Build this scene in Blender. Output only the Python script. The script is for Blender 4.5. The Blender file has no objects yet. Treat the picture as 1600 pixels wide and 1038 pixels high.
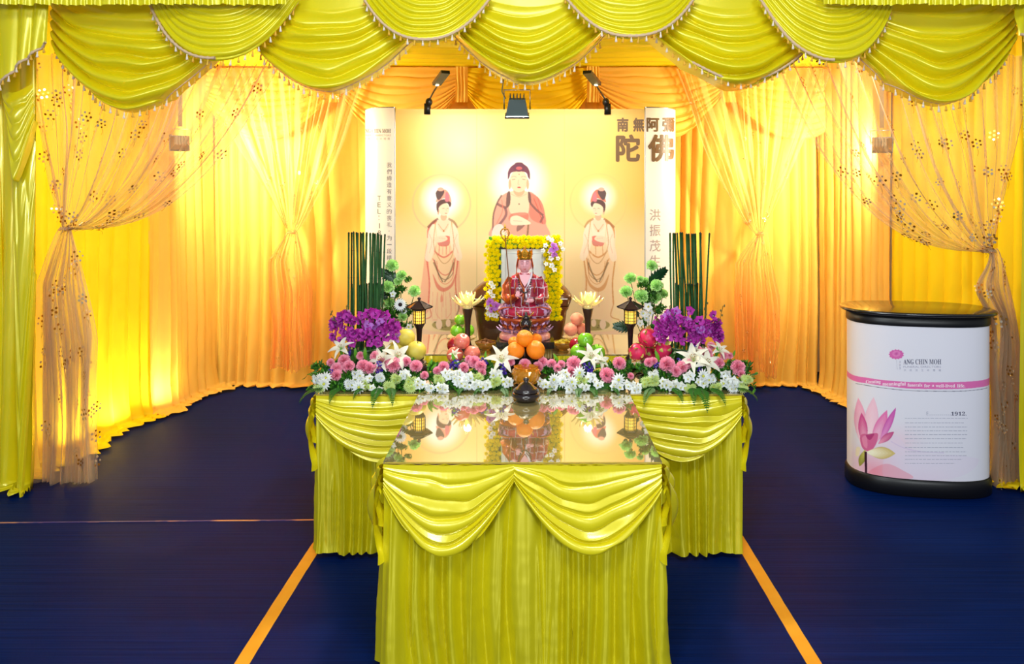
import bpy, math, random
import numpy as np
from mathutils import Vector, Matrix

F = 1200.0            # focal length in pixels of a 1600 px wide frame
CX, CY, EYE = 827.0, 288.0, 1.70
scene = bpy.context.scene

# ---------------------------------------------------------------- camera
cam_data = bpy.data.cameras.new('camera')
cam = bpy.data.objects.new('camera', cam_data)
scene.collection.objects.link(cam)
cam.location = (0, 0, EYE)
cam.rotation_euler = (math.pi/2, 0, 0)
cam_data.sensor_width = 36
cam_data.lens = 36*F/1600
cam_data.shift_x = -(CX-800)/1600
cam_data.shift_y = -(519-CY)/1600
cam_data.clip_start = 0.05
scene.camera = cam

# ---------------------------------------------------------------- world and exposure
w = bpy.data.worlds.new('hall'); scene.world = w; w.use_nodes = True
w.node_tree.nodes['Background'].inputs[0].default_value = (0.92, 0.96, 1.0, 1)
w.node_tree.nodes['Background'].inputs[1].default_value = 0.28
scene.view_settings.view_transform = 'Standard'
scene.view_settings.look = 'None'
scene.view_settings.gamma = 1
scene.view_settings.use_curve_mapping = False
scene.view_settings.exposure = 0.0

def area_light(name, loc, target, size, power, col=(1,1,1), size_y=None, spread=180):
    ld = bpy.data.lights.new(name, 'AREA'); ld.energy = power; ld.color = col
    ld.size = size; ld.spread = math.radians(spread)
    if size_y: ld.shape = 'RECTANGLE'; ld.size_y = size_y
    o = bpy.data.objects.new(name, ld); scene.collection.objects.link(o)
    o.location = loc
    o.rotation_euler = (Vector(target)-Vector(loc)).to_track_quat('-Z', 'Y').to_euler()
    return o

# tall soft lamps of the hall in front of the tent
area_light('hall_lamp', (0.0, 0.4, 4.0), (0.0, 3.9, 1.2), 1.6, 95, (0.95, 1.0, 0.98), 0.6)
area_light('hall_lamp', (-2.4, -3.2, 2.5), (-0.3, 5.0, 1.2), 1.1, 150, (0.90, 0.98, 1.0), 0.8)
area_light('hall_lamp', (2.4, -3.2, 2.5), (0.3, 5.0, 1.2), 1.1, 150, (0.90, 0.98, 1.0), 0.8)
# hanging floodlight over the altar
area_light('altar_floodlight_beam', (-0.07, 4.28, 2.06), (0.0, 3.6, 0.75), 0.12, 22, (1.0, 0.92, 0.76), 0.10, 130)
WARM = (1.0, 0.90, 0.68)
# side floodlights (their housings are built further down at the same places)
area_light('side_floodlight_beam', (-2.44, 5.60, 2.00), (-1.2, 6.9, 1.9), 0.16, 62, WARM, 0.12, 178)
area_light('side_floodlight_beam', (2.40, 5.46, 1.98), (1.1, 6.8, 1.9), 0.16, 62, WARM, 0.12, 178)
# added fill lights, unseen behind the valance, to brighten the side curtains
area_light('added_side_fill', (-1.9, 4.50, 2.52), (-2.9, 5.0, 1.3), 0.2, 14, WARM, 0.1, 140)
area_light('added_side_fill', (1.75, 4.50, 2.52), (2.75, 5.0, 1.3), 0.2, 14, WARM, 0.1, 140)
# poster arm lamps
area_light('poster_lamp_beam', (-0.50, 5.10, 2.38), (-0.5, 5.72, 0.7), 0.14, 7.0, (1.0, 0.92, 0.76), 0.05, 160)
area_light('poster_lamp_beam', (0.35, 5.10, 2.38), (0.35, 5.72, 0.7), 0.14, 7.0, (1.0, 0.92, 0.76), 0.05, 160)
# uplighters standing on the floor behind the side curtains
for (x, y) in ((-3.02, 4.90), (-2.97, 5.28), (-2.91, 5.74)):
    area_light('floor_uplighter_beam', (x, y, 0.06), (x+0.25, y, 0.9), 0.06, 10, (1.0, 1.0, 0.72), 0.06, 150)

# ---------------------------------------------------------------- helpers
def lin(c):
    c = np.asarray(c, float)/255.0
    return np.where(c <= 0.04045, c/12.92, ((c+0.055)/1.055)**2.4)

def P(px, py, Y):
    return Vector(((px-CX)*Y/F, Y, EYE-(py-CY)*Y/F))

def noise1(x, seed=0):
    x = np.asarray(x, float); i = np.floor(x).astype(int); f = x-i; f = f*f*(3-2*f)
    def h(n): 
        v = np.sin((n*127.1+seed*311.7))*43758.5453
        return v-np.floor(v)
    return (h(i)*(1-f)+h(i+1)*f)*2-1

def noise2(x, y, seed=0):
    x, y = np.broadcast_arrays(np.asarray(x, float), np.asarray(y, float))
    i = np.floor(x).astype(int); j = np.floor(y).astype(int)
    f = x-i; g = y-j; f = f*f*(3-2*f); g = g*g*(3-2*g)
    def h(a, b):
        v = np.sin(a*127.1+b*269.5+seed*74.7)*43758.5453
        return v-np.floor(v)
    return ((h(i, j)*(1-f)+h(i+1, j)*f)*(1-g)+(h(i, j+1)*(1-f)+h(i+1, j+1)*f)*g)*2-1

def mat(name, col, rough=0.6, metal=0.0, spec=0.5, trans=None, bump=None, sheen=0, alpha=None, emit=None, vary=None, coat=0, transmission=0, ior=1.45, aniso=0):
    m = bpy.data.materials.new(name); m.use_nodes = True
    nt = m.node_tree; b = nt.nodes['Principled BSDF']; out = nt.nodes['Material Output']
    c = lin(col) if max(col) > 1 else np.array(col, float)
    c4 = (c[0], c[1], c[2], 1)
    b.inputs['Base Color'].default_value = c4
    b.inputs['Roughness'].default_value = rough
    b.inputs['Metallic'].default_value = metal
    b.inputs['Specular IOR Level'].default_value = spec
    b.inputs['Sheen Weight'].default_value = sheen
    b.inputs['Coat Weight'].default_value = coat
    b.inputs['Transmission Weight'].default_value = transmission
    b.inputs['IOR'].default_value = ior
    b.inputs['Anisotropic'].default_value = aniso
    tc = nt.nodes.new('ShaderNodeTexCoord')
    if vary:   # (scale, amount, second colour)
        n = nt.nodes.new('ShaderNodeTexNoise'); n.inputs['Scale'].default_value = vary[0]; n.inputs['Detail'].default_value = 3
        nt.links.new(tc.outputs['Object'], n.inputs['Vector'])
        r = nt.nodes.new('ShaderNodeValToRGB'); r.color_ramp.elements[0].position = 0.5-vary[1]; r.color_ramp.elements[1].position = 0.5+vary[1]
        c2 = lin(vary[2])
        r.color_ramp.elements[0].color = c4; r.color_ramp.elements[1].color = (c2[0], c2[1], c2[2], 1)
        nt.links.new(n.outputs['Fac'], r.inputs['Fac']); nt.links.new(r.outputs['Color'], b.inputs['Base Color'])
    if bump:   # (scale vector, strength, distance)
        mp = nt.nodes.new('ShaderNodeMapping'); mp.inputs['Scale'].default_value = bump[0]
        n = nt.nodes.new('ShaderNodeTexNoise'); n.inputs['Scale'].default_value = 1.0; n.inputs['Detail'].default_value = 4
        bp = nt.nodes.new('ShaderNodeBump'); bp.inputs['Strength'].default_value = bump[1]; bp.inputs['Distance'].default_value = bump[2]
        nt.links.new(tc.outputs['Object'], mp.inputs['Vector']); nt.links.new(mp.outputs['Vector'], n.inputs['Vector'])
        nt.links.new(n.outputs['Fac'], bp.inputs['Height']); nt.links.new(bp.outputs['Normal'], b.inputs['Normal'])
    last = b.outputs[0]
    if trans:  # (fraction, colour)
        t = nt.nodes.new('ShaderNodeBsdfTranslucent'); tl = lin(trans[1]); t.inputs[0].default_value = (tl[0], tl[1], tl[2], 1)
        mx = nt.nodes.new('ShaderNodeMixShader'); mx.inputs[0].default_value = trans[0]
        nt.links.new(last, mx.inputs[1]); nt.links.new(t.outputs[0], mx.inputs[2]); last = mx.outputs[0]
        nt.links.new(last, out.inputs[0])
    if emit:
        e = lin(emit[0]); b.inputs['Emission Color'].default_value = (e[0], e[1], e[2], 1); b.inputs['Emission Strength'].default_value = emit[1]
    return m

def sheer_mat(name, col, lo, hi, tint):
    """thin net cloth: lets most light straight through, denser where it is seen edge on, sequins as tiny noise"""
    m = bpy.data.materials.new(name); m.use_nodes = True
    nt = m.node_tree; b = nt.nodes['Principled BSDF']; out = nt.nodes['Material Output']
    c = lin(col); b.inputs['Base Color'].default_value = (c[0], c[1], c[2], 1); b.inputs['Roughness'].default_value = 0.45
    t = nt.nodes.new('ShaderNodeBsdfTranslucent'); t.inputs[0].default_value = (c[0], c[1], c[2], 1)
    m1 = nt.nodes.new('ShaderNodeMixShader'); m1.inputs[0].default_value = 0.45
    nt.links.new(b.outputs[0], m1.inputs[1]); nt.links.new(t.outputs[0], m1.inputs[2])
    tr = nt.nodes.new('ShaderNodeBsdfTransparent'); tt = lin(tint); tr.inputs[0].default_value = (tt[0], tt[1], tt[2], 1)
    lw = nt.nodes.new('ShaderNodeLayerWeight'); lw.inputs['Blend'].default_value = 0.35
    mr = nt.nodes.new('ShaderNodeMapRange'); mr.inputs['To Min'].default_value = lo; mr.inputs['To Max'].default_value = hi
    nt.links.new(lw.outputs['Facing'], mr.inputs['Value'])
    m2 = nt.nodes.new('ShaderNodeMixShader')
    nt.links.new(mr.outputs[0], m2.inputs[0]); nt.links.new(tr.outputs[0], m2.inputs[1]); nt.links.new(m1.outputs[0], m2.inputs[2])
    nt.links.new(m2.outputs[0], out.inputs[0])
    return m

def attr_mat(name, rough=0.5, spec=0.4):
    m = bpy.data.materials.new(name); m.use_nodes = True
    nt = m.node_tree; b = nt.nodes['Principled BSDF']
    a = nt.nodes.new('ShaderNodeAttribute'); a.attribute_name = 'print'
    nt.links.new(a.outputs['Color'], b.inputs['Base Color'])
    b.inputs['Roughness'].default_value = rough; b.inputs['Specular IOR Level'].default_value = spec
    return m

class MB:
    """collects shapes, builds them as one mesh object"""
    def __init__(self): self.v = []; self.f = []; self.m = []; self.n = 0
    def add(self, verts, faces, mi=0, M=None):
        verts = np.asarray(verts, float).reshape(-1, 3)
        if M is not None:
            A = np.array(M); verts = verts @ A[:3, :3].T + A[:3, 3]
        self.v.append(verts)
        self.f.extend([tuple(i+self.n for i in f) for f in faces]); self.m.extend([mi]*len(faces)); self.n += len(verts)
        return self
    def grid(self, pts, mi=0, M=None, wrap=False):
        pts = np.asarray(pts, float); r, c = pts.shape[:2]
        fs = []
        cc = c if wrap else c-1
        for i in range(r-1):
            for j in range(cc):
                k = (j+1) % c
                fs.append((i*c+j, i*c+k, (i+1)*c+k, (i+1)*c+j))
        return self.add(pts.reshape(-1, 3), fs, mi, M)
    def lathe(self, prof, seg=24, mi=0, M=None, sx=1.0, sy=1.0):
        a = np.linspace(0, 2*math.pi, seg, endpoint=False)
        pts = np.array([[(r*math.cos(t)*sx, r*math.sin(t)*sy, z) for t in a] for r, z in prof])
        return self.grid(pts, mi, M, wrap=True)
    def box(self, x0, x1, y0, y1, z0, z1, mi=0, M=None):
        v = [(x, y, z) for z in (z0, z1) for y in (y0, y1) for x in (x0, x1)]
        f = [(0, 2, 3, 1), (4, 5, 7, 6), (0, 1, 5, 4), (2, 6, 7, 3), (0, 4, 6, 2), (1, 3, 7, 5)]
        return self.add(v, f, mi, M)
    def tube(self, path, r, seg=8, mi=0, M=None):
        path = [Vector(p) for p in path]; rs = r if hasattr(r, '__len__') else [r]*len(path)
        rings = []
        for i, p in enumerate(path):
            d = (path[min(i+1, len(path)-1)]-path[max(i-1, 0)])
            d = d.normalized() if d.length > 1e-9 else Vector((0, 0, 1))
            up = Vector((0, 0, 1)) if abs(d.z) < 0.95 else Vector((0, 1, 0))
            u = d.cross(up).normalized(); v = u.cross(d)
            rings.append([tuple(p+(u*math.cos(t)+v*math.sin(t))*rs[i]) for t in np.linspace(0, 2*math.pi, seg, endpoint=False)])
        n0 = seg*len(path)
        self.grid(np.array(rings), mi, M, wrap=True)
        base = self.n-n0
        self.f.append(tuple(base+i for i in range(seg))); self.m.append(mi)
        self.f.append(tuple(base+n0-1-i for i in range(seg))); self.m.append(mi)
        return self
    def sphere(self, c, r, seg=16, rings=10, mi=0, M=None, s=(1, 1, 1)):
        th = np.linspace(0, math.pi, rings+1); a = np.linspace(0, 2*math.pi, seg, endpoint=False)
        pts = np.array([[(c[0]+r*s[0]*math.sin(t)*math.cos(p), c[1]+r*s[1]*math.sin(t)*math.sin(p), c[2]-r*s[2]*math.cos(t)) for p in a] for t in th])
        return self.grid(pts, mi, M, wrap=True)
    def petal(self, L, W, curl=0.3, cup=0.15, mi=0, M=None, nl=5, nw=3, tip=0.6, base=0.15, thick=0.0):
        """a petal or leaf lying along +X, rising with curl"""
        pts = []
        for i in range(nl+1):
            t = i/nl
            wd = W*0.5*max(0.02, (math.sin(math.pi*min(1, t**tip))**0.7 if t < 1 else 0)+base*(1-t))
            x = L*t; z = curl*L*t*t
            pts.append([(x, wd*s, z+cup*W*s*s) for s in np.linspace(-1, 1, nw)])
        return self.grid(np.array(pts), mi, M)
    def build(self, name, mats, parent=None, smooth=True, loc=None):
        me = bpy.data.meshes.new(name)
        V = np.concatenate(self.v) if self.v else np.zeros((0, 3))
        me.from_pydata(V.tolist(), [], self.f)
        if not isinstance(mats, (list, tuple)): mats = [mats]
        for m in mats: me.materials.append(m)
        me.polygons.foreach_set('material_index', self.m)
        me.polygons.foreach_set('use_smooth', [smooth]*len(self.f))
        me.update()
        o = bpy.data.objects.new(name, me); scene.collection.objects.link(o)
        if parent is not None: o.parent = parent
        if loc is not None: o.location = loc
        return o

def grid_obj(name, pts, m, parent=None, colors=None):
    """fast path for big grids"""
    pts = np.asarray(pts, float); r, c = pts.shape[:2]
    me = bpy.data.meshes.new(name)
    me.vertices.add(r*c); me.vertices.foreach_set('co', pts.reshape(-1).astype(np.float32))
    idx = np.arange(r*c).reshape(r, c)
    q = np.stack([idx[:-1, :-1], idx[1:, :-1], idx[1:, 1:], idx[:-1, 1:]], -1).reshape(-1, 4)
    me.loops.add(q.size); me.loops.foreach_set('vertex_index', q.reshape(-1))
    me.polygons.add(len(q)); me.polygons.foreach_set('loop_start', np.arange(0, q.size, 4)); me.polygons.foreach_set('loop_total', np.full(len(q), 4))
    me.polygons.foreach_set('use_smooth', np.ones(len(q), bool))
    me.materials.append(m); me.update(calc_edges=True)
    if colors is not None:
        at = me.color_attributes.new('print', 'FLOAT_COLOR', 'POINT')
        cc = np.ones((r*c, 4), np.float32); cc[:, :3] = colors.reshape(-1, 3)
        at.data.foreach_set('color', cc.reshape(-1))
    o = bpy.data.objects.new(name, me); scene.collection.objects.link(o)
    if parent is not None: o.parent = parent
    return o

def thing(name, loc, label, cat, group=None, rz=0):
    o = bpy.data.objects.new(name, None); scene.collection.objects.link(o)
    o.location = loc; o.rotation_euler = (0, 0, rz); o.empty_display_size = 0.05
    return tag(o, label, cat, group)
def tag(o, label, cat, group=None, kind=None):
    o['label'] = label; o['category'] = cat
    if group: o['group'] = group
    if kind: o['kind'] = kind
    return o
def struct(o): o['kind'] = 'structure'; return o
def copy_tree(o, parent=None):
    c = o.copy(); scene.collection.objects.link(c); c.parent = parent
    for ch in list(o.children): copy_tree(ch, c)
    return c
def inst(src, parent, M):
    """a copy of one part mesh placed by a matrix under its thing"""
    c = src.copy(); scene.collection.objects.link(c); c.parent = parent; c.matrix_basis = M
    return c
def TRS(loc, rot=(0, 0, 0), s=1.0):
    from mathutils import Euler
    S = Matrix.Diagonal((s, s, s, 1)) if not hasattr(s, '__len__') else Matrix.Diagonal((*s, 1))
    return Matrix.Translation(loc) @ Euler(rot).to_matrix().to_4x4() @ S

# ---------------------------------------------------------------- shared materials
M_SATIN = mat('yellow_satin', (0.80, 0.69, 0.006), 0.27, 0.15, 1.0, bump=((40, 40, 7), 0.2, 0.003), trans=(0.06, (240, 210, 20)), coat=0.25)
def skirt_mat():
    m = mat('yellow_satin_skirt', (0.68, 0.60, 0.005), 0.36, 0.3, 1.0, aniso=0.8)
    nt = m.node_tree; b = nt.nodes['Principled BSDF']; tg = nt.nodes.new('ShaderNodeTangent'); tg.direction_type = 'RADIAL'; tg.axis = 'Z'
    nt.links.new(tg.outputs[0], b.inputs['Tangent']); b.inputs['Anisotropic Rotation'].default_value = 0.25
    return m
M_SKIRT = skirt_mat()
M_VAL = mat('yellow_satin_valance', (0.80, 0.72, 0.006), 0.30, 0.15, 0.9, bump=((16, 16, 16), 0.12, 0.006), trans=(0.08, (240, 225, 30)))
M_DRAPE = mat('golden_drape_cloth', (0.97, 0.70, 0.004), 0.62, 0.0, 0.3, bump=((9, 9, 1.0), 0.3, 0.01), trans=(0.35, (250, 200, 40)))
M_CREAM = mat('cream_gold_drape_cloth', (0.96, 0.57, 0.095), 0.6, 0.0, 0.3, bump=((9, 9, 1.0), 0.25, 0.01), trans=(0.3, (250, 200, 90)))
M_DARKWOOD = mat('dark_stained_wood', (52, 30, 24), 0.35, 0, 0.5, coat=0.3)
M_BLACK = mat('black_plastic', (14, 14, 18), 0.38, 0, 0.5, bump=((300, 300, 300), 0.05, 0.001))
M_WHITE = mat('white_metal', (235, 235, 235), 0.4)
M_STEEL = mat('brushed_steel', (170, 170, 170), 0.3, 1.0)
# ================================================================ floor and setting
def floor_mat():
    m = mat('navy_ribbed_carpet', (3, 20, 66), 0.5, 0, 0.03)
    nt = m.node_tree; b = nt.nodes['Principled BSDF']
    tc = nt.nodes.new('ShaderNodeTexCoord'); mp = nt.nodes.new('ShaderNodeMapping'); mp.inputs['Scale'].default_value = (1.2, 90, 1)
    n = nt.nodes.new('ShaderNodeTexNoise'); n.inputs['Scale'].default_value = 1; n.inputs['Detail'].default_value = 2
    r = nt.nodes.new('ShaderNodeValToRGB')
    r.color_ramp.elements[0].position = 0.3; r.color_ramp.elements[0].color = (*lin((0, 20, 68)), 1)
    r.color_ramp.elements[1].position = 0.75; r.color_ramp.elements[1].color = (*lin((2, 31, 92)), 1)
    nt.links.new(tc.outputs['Object'], mp.inputs['Vector']); nt.links.new(mp.outputs[0], n.inputs['Vector'])
    nt.links.new(n.outputs['Fac'], r.inputs['Fac']); nt.links.new(r.outputs[0], b.inputs['Base Color'])
    bp = nt.nodes.new('ShaderNodeBump'); bp.inputs['Strength'].default_value = 0.35; bp.inputs['Distance'].default_value = 0.003
    nt.links.new(n.outputs['Fac'], bp.inputs['Height']); nt.links.new(bp.outputs[0], b.inputs['Normal'])
    return m
struct(MB().box(-5, 5, -2.5, 7.2, -0.05, 0).build('floor', floor_mat(), smooth=False))
M_CANVAS = mat('tent_canvas', (205, 205, 200), 0.8)
struct(MB().box(-3.50, -3.46, 4.2, 7.0, 0, 3.1).build('wall_left', M_CANVAS, smooth=False))
struct(MB().box(3.36, 3.40, 4.2, 7.0, 0, 3.1).build('wall_right', M_CANVAS, smooth=False))
struct(MB().box(-3.46, 3.36, 6.96, 7.0, 0, 3.1).build('wall_back', M_CANVAS, smooth=False))
struct(MB().box(-3.50, 3.40, 4.0, 7.0, 3.1, 3.14).build('ceiling', M_CANVAS, smooth=False))
# floor tapes
M_TAPE = mat('orange_tape', (226, 148, 20), 0.45, vary=(9, 0.3, (238, 165, 40)))
def tape(name, p0, p1, w, z, m, label, cat):
    p0 = Vector(p0); p1 = Vector(p1); d = (p1-p0); L = d.length; d.normalize(); n = Vector((-d.y, d.x))
    mb = MB(); N = 40; pts = []
    for i in range(N+1):
        c = p0+d*(L*i/N); o = 0.0007*float(noise1(i*0.4, 3))
        pts.append([(c.x+n.x*(s*w/2+o), c.y+n.y*(s*w/2+o), z) for s in (-1, 1)])
    top = np.array(pts); bot = top.copy(); bot[..., 2] = 0.0002
    mb.grid(top); mb.grid(bot[:, ::-1]); mb.grid(np.stack([top[:, 0], bot[:, 0]], 1)); mb.grid(np.stack([bot[:, 1], top[:, 1]], 1))
    return tag(mb.build(name, m, smooth=False), label, cat)
a = P(497, 846, 0); 
def fl(px, py):
    Y = EYE*F/(py-CY); return (Vector(((px-CX)*Y/F, Y)))
tape('floor_tape', fl(505, 838), fl(463, 902), 0.054, 0.0022, M_TAPE, 'far short strip of orange tape on carpet, left of altar', 'tape')
tape('floor_tape', fl(463, 902), fl(345, 1090), 0.054, 0.0016, M_TAPE, 'near long strip of orange tape on carpet, left of altar', 'tape')
tape('floor_tape', fl(1152, 838), fl(1226, 962), 0.054, 0.0022, M_TAPE, 'far strip of orange tape on carpet, right of altar', 'tape')
tape('floor_tape', fl(1225, 960), fl(1304, 1090), 0.054, 0.0016, M_TAPE, 'near strip of orange tape on carpet, right of altar', 'tape')
M_SEAM = mat('seam_ribbon', (40, 44, 120), 0.35, vary=(3.5, 0.04, (205, 140, 95)))
tape('carpet_seam', fl(-160, 819), fl(500, 813), 0.010, 0.0025, M_SEAM, 'thin frayed seam of blue and orange thread across carpet', 'seam')

# ================================================================ drapery generators
def curtain_pts(path, z0, z1, cols, rows, amp, per, seed, flare=0.12, puddle=0.0, drift=0.35, crinkle=0.004, side=1, pin=0.25, sharp=0.8, bigk=0.7, crease=0.0):
    """a pleated curtain along a plan path; pleats swing along the path normal"""
    path = np.array(path, float); seg = np.hypot(*np.diff(path, axis=0).T); cum = np.r_[0, np.cumsum(seg)]; L = cum[-1]
    s = np.linspace(0, L, cols); x = np.interp(s, cum, path[:, 0]); y = np.interp(s, cum, path[:, 1])
    dx = np.gradient(x, s); dy = np.gradient(y, s); nn = np.hypot(dx, dy); dx /= nn; dy /= nn
    k = max(3, int(cols*0.01)); ker = np.ones(2*k+1)/(2*k+1)
    nx = np.convolve(np.pad(-dy, k, 'edge'), ker, 'valid')*side; ny = np.convolve(np.pad(dx, k, 'edge'), ker, 'valid')*side
    t = np.linspace(0, 1, rows)[:, None]      # 0 top, 1 bottom
    S = s[None, :]
    ph = S/per + 0.9*noise1(S/per*0.45, seed) + drift*noise2(S/per*0.5, t*1.6, seed+3)
    w = np.abs(np.sin(math.pi*ph)); w = w**sharp
    big = noise2(S/per*0.28+9, t*1.1, seed+7)
    fine = noise2(S/per*2.6, t*1.5, seed+11)
    a = amp*(pin+(1-pin)*t**0.6)
    d = a*(w-0.5)*(1+0.5*big)+a*bigk*big+a*0.22*fine + crinkle*noise2(S*26, t*30, seed+5)*t
    if crease:      # crisp ironed creases running down, a little aslant
        rc = np.random.RandomState(seed)
        for k in range(int(L/0.045)):
            s0 = rc.rand()*L; t0, t1 = sorted(rc.rand(2)*1.2-0.1); sl = rc.uniform(-.03, .03); wd = rc.uniform(0.004, 0.010)
            d = d+crease*rc.uniform(0.3, 1.0)*np.exp(-np.abs((S-s0-sl*(t-0.5))/wd)**1.5)*np.clip((t-t0)/0.15, 0, 1)*np.clip((t1+0.5-t)/0.2, 0, 1)
    if flare: d = d+flare*np.clip((t-0.90)/0.10, 0, 1)**2*(0.7+0.5*noise1(S*5, seed+2))
    X = x+nx*d; Y = y+ny*d; Z = z1+(z0-z1)*t+0*S
    if puddle:
        extra = 10; rr = []
        for i in range(1, extra+1):
            q = i/extra
            off = puddle*q*(1+0.35*noise1(S*6.5, seed+8)+0.22*noise1(S*23, seed+9))
            h = z0+0.030*abs(math.sin(q*9.0))*(1-0.55*q)+0.014*np.abs(noise2(S*14, q*3.0, seed+12))
            rr.append(np.stack([X[-1]+nx*off, Y[-1]+ny*off, (h+0*S)[0]], -1) if off.ndim == 1 else np.stack([(X[-1]+nx*off[0]), (Y[-1]+ny*off[0]), (h+0*S)[0]], -1))
        pts = np.concatenate([np.stack([X, Y, Z], -1), np.array(rr)], 0)
        return pts
    return np.stack([X, Y, Z], -1)

def swag(name, mapf, A, B, topA, topB, gather, sag0, sag1, nf, amp, belly, seed, m, parent, cols=72, rows=150, prof=2.1, flat=0.0, skew=0.0, fstart=0.12):
    """a swag of cloth. A,B: lowest gather points (a, b) of the rim ends, topA/topB where the top edge starts,
    a across, b downward. mapf(a, b, d) turns them into the room."""
    u = np.linspace(0, 1, cols)[None, :]; v = np.linspace(0, 1, rows)[:, None]
    A = np.array(A); B = np.array(B); topA = np.array(topA); topB = np.array(topB)
    vv = v**0.8
    La = topA[0]+(A[0]-topA[0])*vv; Lb = topA[1]+(A[1]-topA[1])*vv
    Ra = topB[0]+(B[0]-topB[0])*vv; Rb = topB[1]+(B[1]-topB[1])*vv
    uu = u+skew*u*(1-u)
    pr = 1-np.abs(2*uu-1)**prof
    sg = sag0+(sag1-sag0)*v
    ph = nf*v+0.55*noise2(u*2.2+seed, v*2.0, seed)+0.22*noise2(u*6, v*5, seed+4)
    fold = np.abs(np.sin(math.pi*ph))**0.75
    fa = np.clip((v-flat)/max(1e-3, fstart), 0, 1)
    env = np.clip(pr, 0, 1)**0.55
    am = amp*fa*(0.55+0.45*v)*(0.85+0.4*noise2(u*1.7, v*nf*0.5, seed+8))
    d = belly*pr*(0.35+0.65*v)+am*fold*(0.35+0.65*env)
    b = Lb+(Rb-Lb)*uu+sg*pr + am*0.55*np.cos(math.pi*ph)*fold*env
    a_ = La+(Ra-La)*u
    roll = np.clip((v-0.965)/0.035, 0, 1)
    d = d-roll**2*amp*1.2
    pts = mapf(a_+0*v, b, d)
    rim = pts[int(rows*0.975)]
    return grid_obj(name, pts, m, parent), rim

M_BRAID = mat('cream_braid', (214, 184, 150), 0.7, bump=((400, 400, 400), 0.5, 0.003))
M_TAS_W = mat('ivory_tassel', (236, 222, 205), 0.65); M_TAS_Y = mat('gold_tassel', (225, 175, 60), 0.6)
M_BEAD = mat('peach_tassel_cord', (220, 170, 120), 0.6)
def tassel_mesh(m, name):
    mb = MB()
    mb.lathe([(0.0008, 0), (0.0012, -0.008), (0.0035, -0.011), (0.0042, -0.014), (0.003, -0.0165), (0.0055, -0.024), (0.0075, -0.036), (0.001, -0.037)], 8)
    o = mb.build(name, m); return o
T_W = tassel_mesh(M_TAS_W, 'tassel'); T_Y = tassel_mesh(M_TAS_Y, 'tassel')
def trim(parent, rim, out, step=0.040, r=0.007, s0=0.0, s1=1.0, drop=0.0, s=1.0):
    """braid along the rim of a swag, a tassel every few centimetres"""
    rim = np.array(rim)+np.array(out)
    n = len(rim); rim = rim[int(n*s0):max(int(n*s1), int(n*s0)+3)]
    seg = np.r_[0, np.cumsum(np.linalg.norm(np.diff(rim, axis=0), axis=1))]
    N = max(6, int(seg[-1]/0.012)); ss = np.linspace(0, seg[-1], N)
    pts = np.stack([np.interp(ss, seg, rim[:, k]) for k in range(3)], -1)
    rr = [r*(1+0.25*math.sin(i*2.4)) for i in range(N)]
    br = MB().tube(pts, rr, 6).build('braid_trim', M_BRAID, parent)
    k = int(seg[-1]/step)
    for i in range(k):
        q = (i+0.5)*step
        p = [np.interp(q, seg, rim[:, j]) for j in range(3)]
        p[2] -= drop
        inst(T_W if i % 2 else T_Y, br, TRS(p, (0.1*math.sin(i*3.1), 0.12*math.sin(i*1.7), i), (s, s, s*(1+0.1*math.sin(i*2.2)))))

# ================================================================ drapes of the tent
LX = lambda y: -2.66-(6.45-y)*0.15
RX = lambda y: 2.42+(6.45-y)*0.18
def curtain(name, path, z0, z1, m, label, group=None, cat='curtain', **k):
    cols = k.pop('cols', 420); rows = k.pop('rows', 60)
    o = grid_obj(name, curtain_pts(path, z0, z1, cols, rows, **k), m)
    return tag(o, label, cat, group)
curtain('side_curtain', [(LX(4.30), 4.30), (LX(5.60), 5.60)], 0.012, 2.78, M_DRAPE, 'bright yellow pleated curtain on left side, nearer half, lit from behind at its hem',
        amp=0.05, per=0.13, seed=2, flare=0.03, puddle=0.13, side=-1)
curtain('side_curtain', [(LX(5.56)+0.03, 5.56), (LX(6.40)+0.03, 6.40)], 0.012, 2.78, M_CREAM, 'cream gold pleated curtain on left side beyond the floodlight, meeting back corner',
        amp=0.035, per=0.10, seed=5, flare=0.03, puddle=0.12, side=-1)
curtain('side_curtain', [(RX(5.44)-0.03, 5.44), (RX(6.40)-0.03, 6.40)], 0.012, 2.78, M_CREAM, 'cream gold pleated curtain on right side beyond the floodlight, meeting back corner',
        amp=0.035, per=0.10, seed=8, flare=0.03, puddle=0.10, side=1)
curtain('side_curtain', [(RX(4.25), 4.25), (RX(5.48), 5.48)], 0.012, 2.78, M_DRAPE, 'golden pleated curtain on right side behind the display counter',
        amp=0.05, per=0.13, seed=12, flare=0.03, puddle=0.12, side=1)
BY = 6.47
curtain('back_curtain', [(-2.66, BY), (-1.30, BY)], 0.004, 2.70, M_CREAM, 'cream gold pleated back curtain left of the poster, behind a tied sheer',
        amp=0.055, per=0.15, seed=21, flare=0.02, puddle=0.03, side=-1, drift=0.6)
curtain('back_curtain', [(-1.33, BY+0.04), (1.22, BY+0.04)], 0.004, 2.70, M_CREAM, 'cream gold pleated back curtain hanging behind the poster wall',
        amp=0.05, per=0.15, seed=22, flare=0.02, side=-1)
curtain('back_curtain', [(1.19, BY), (2.42, BY)], 0.004, 2.70, M_CREAM, 'cream gold pleated back curtain right of the poster, behind a tied sheer',
        amp=0.055, per=0.15, seed=27, flare=0.02, puddle=0.03, side=-1, drift=0.6)
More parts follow.
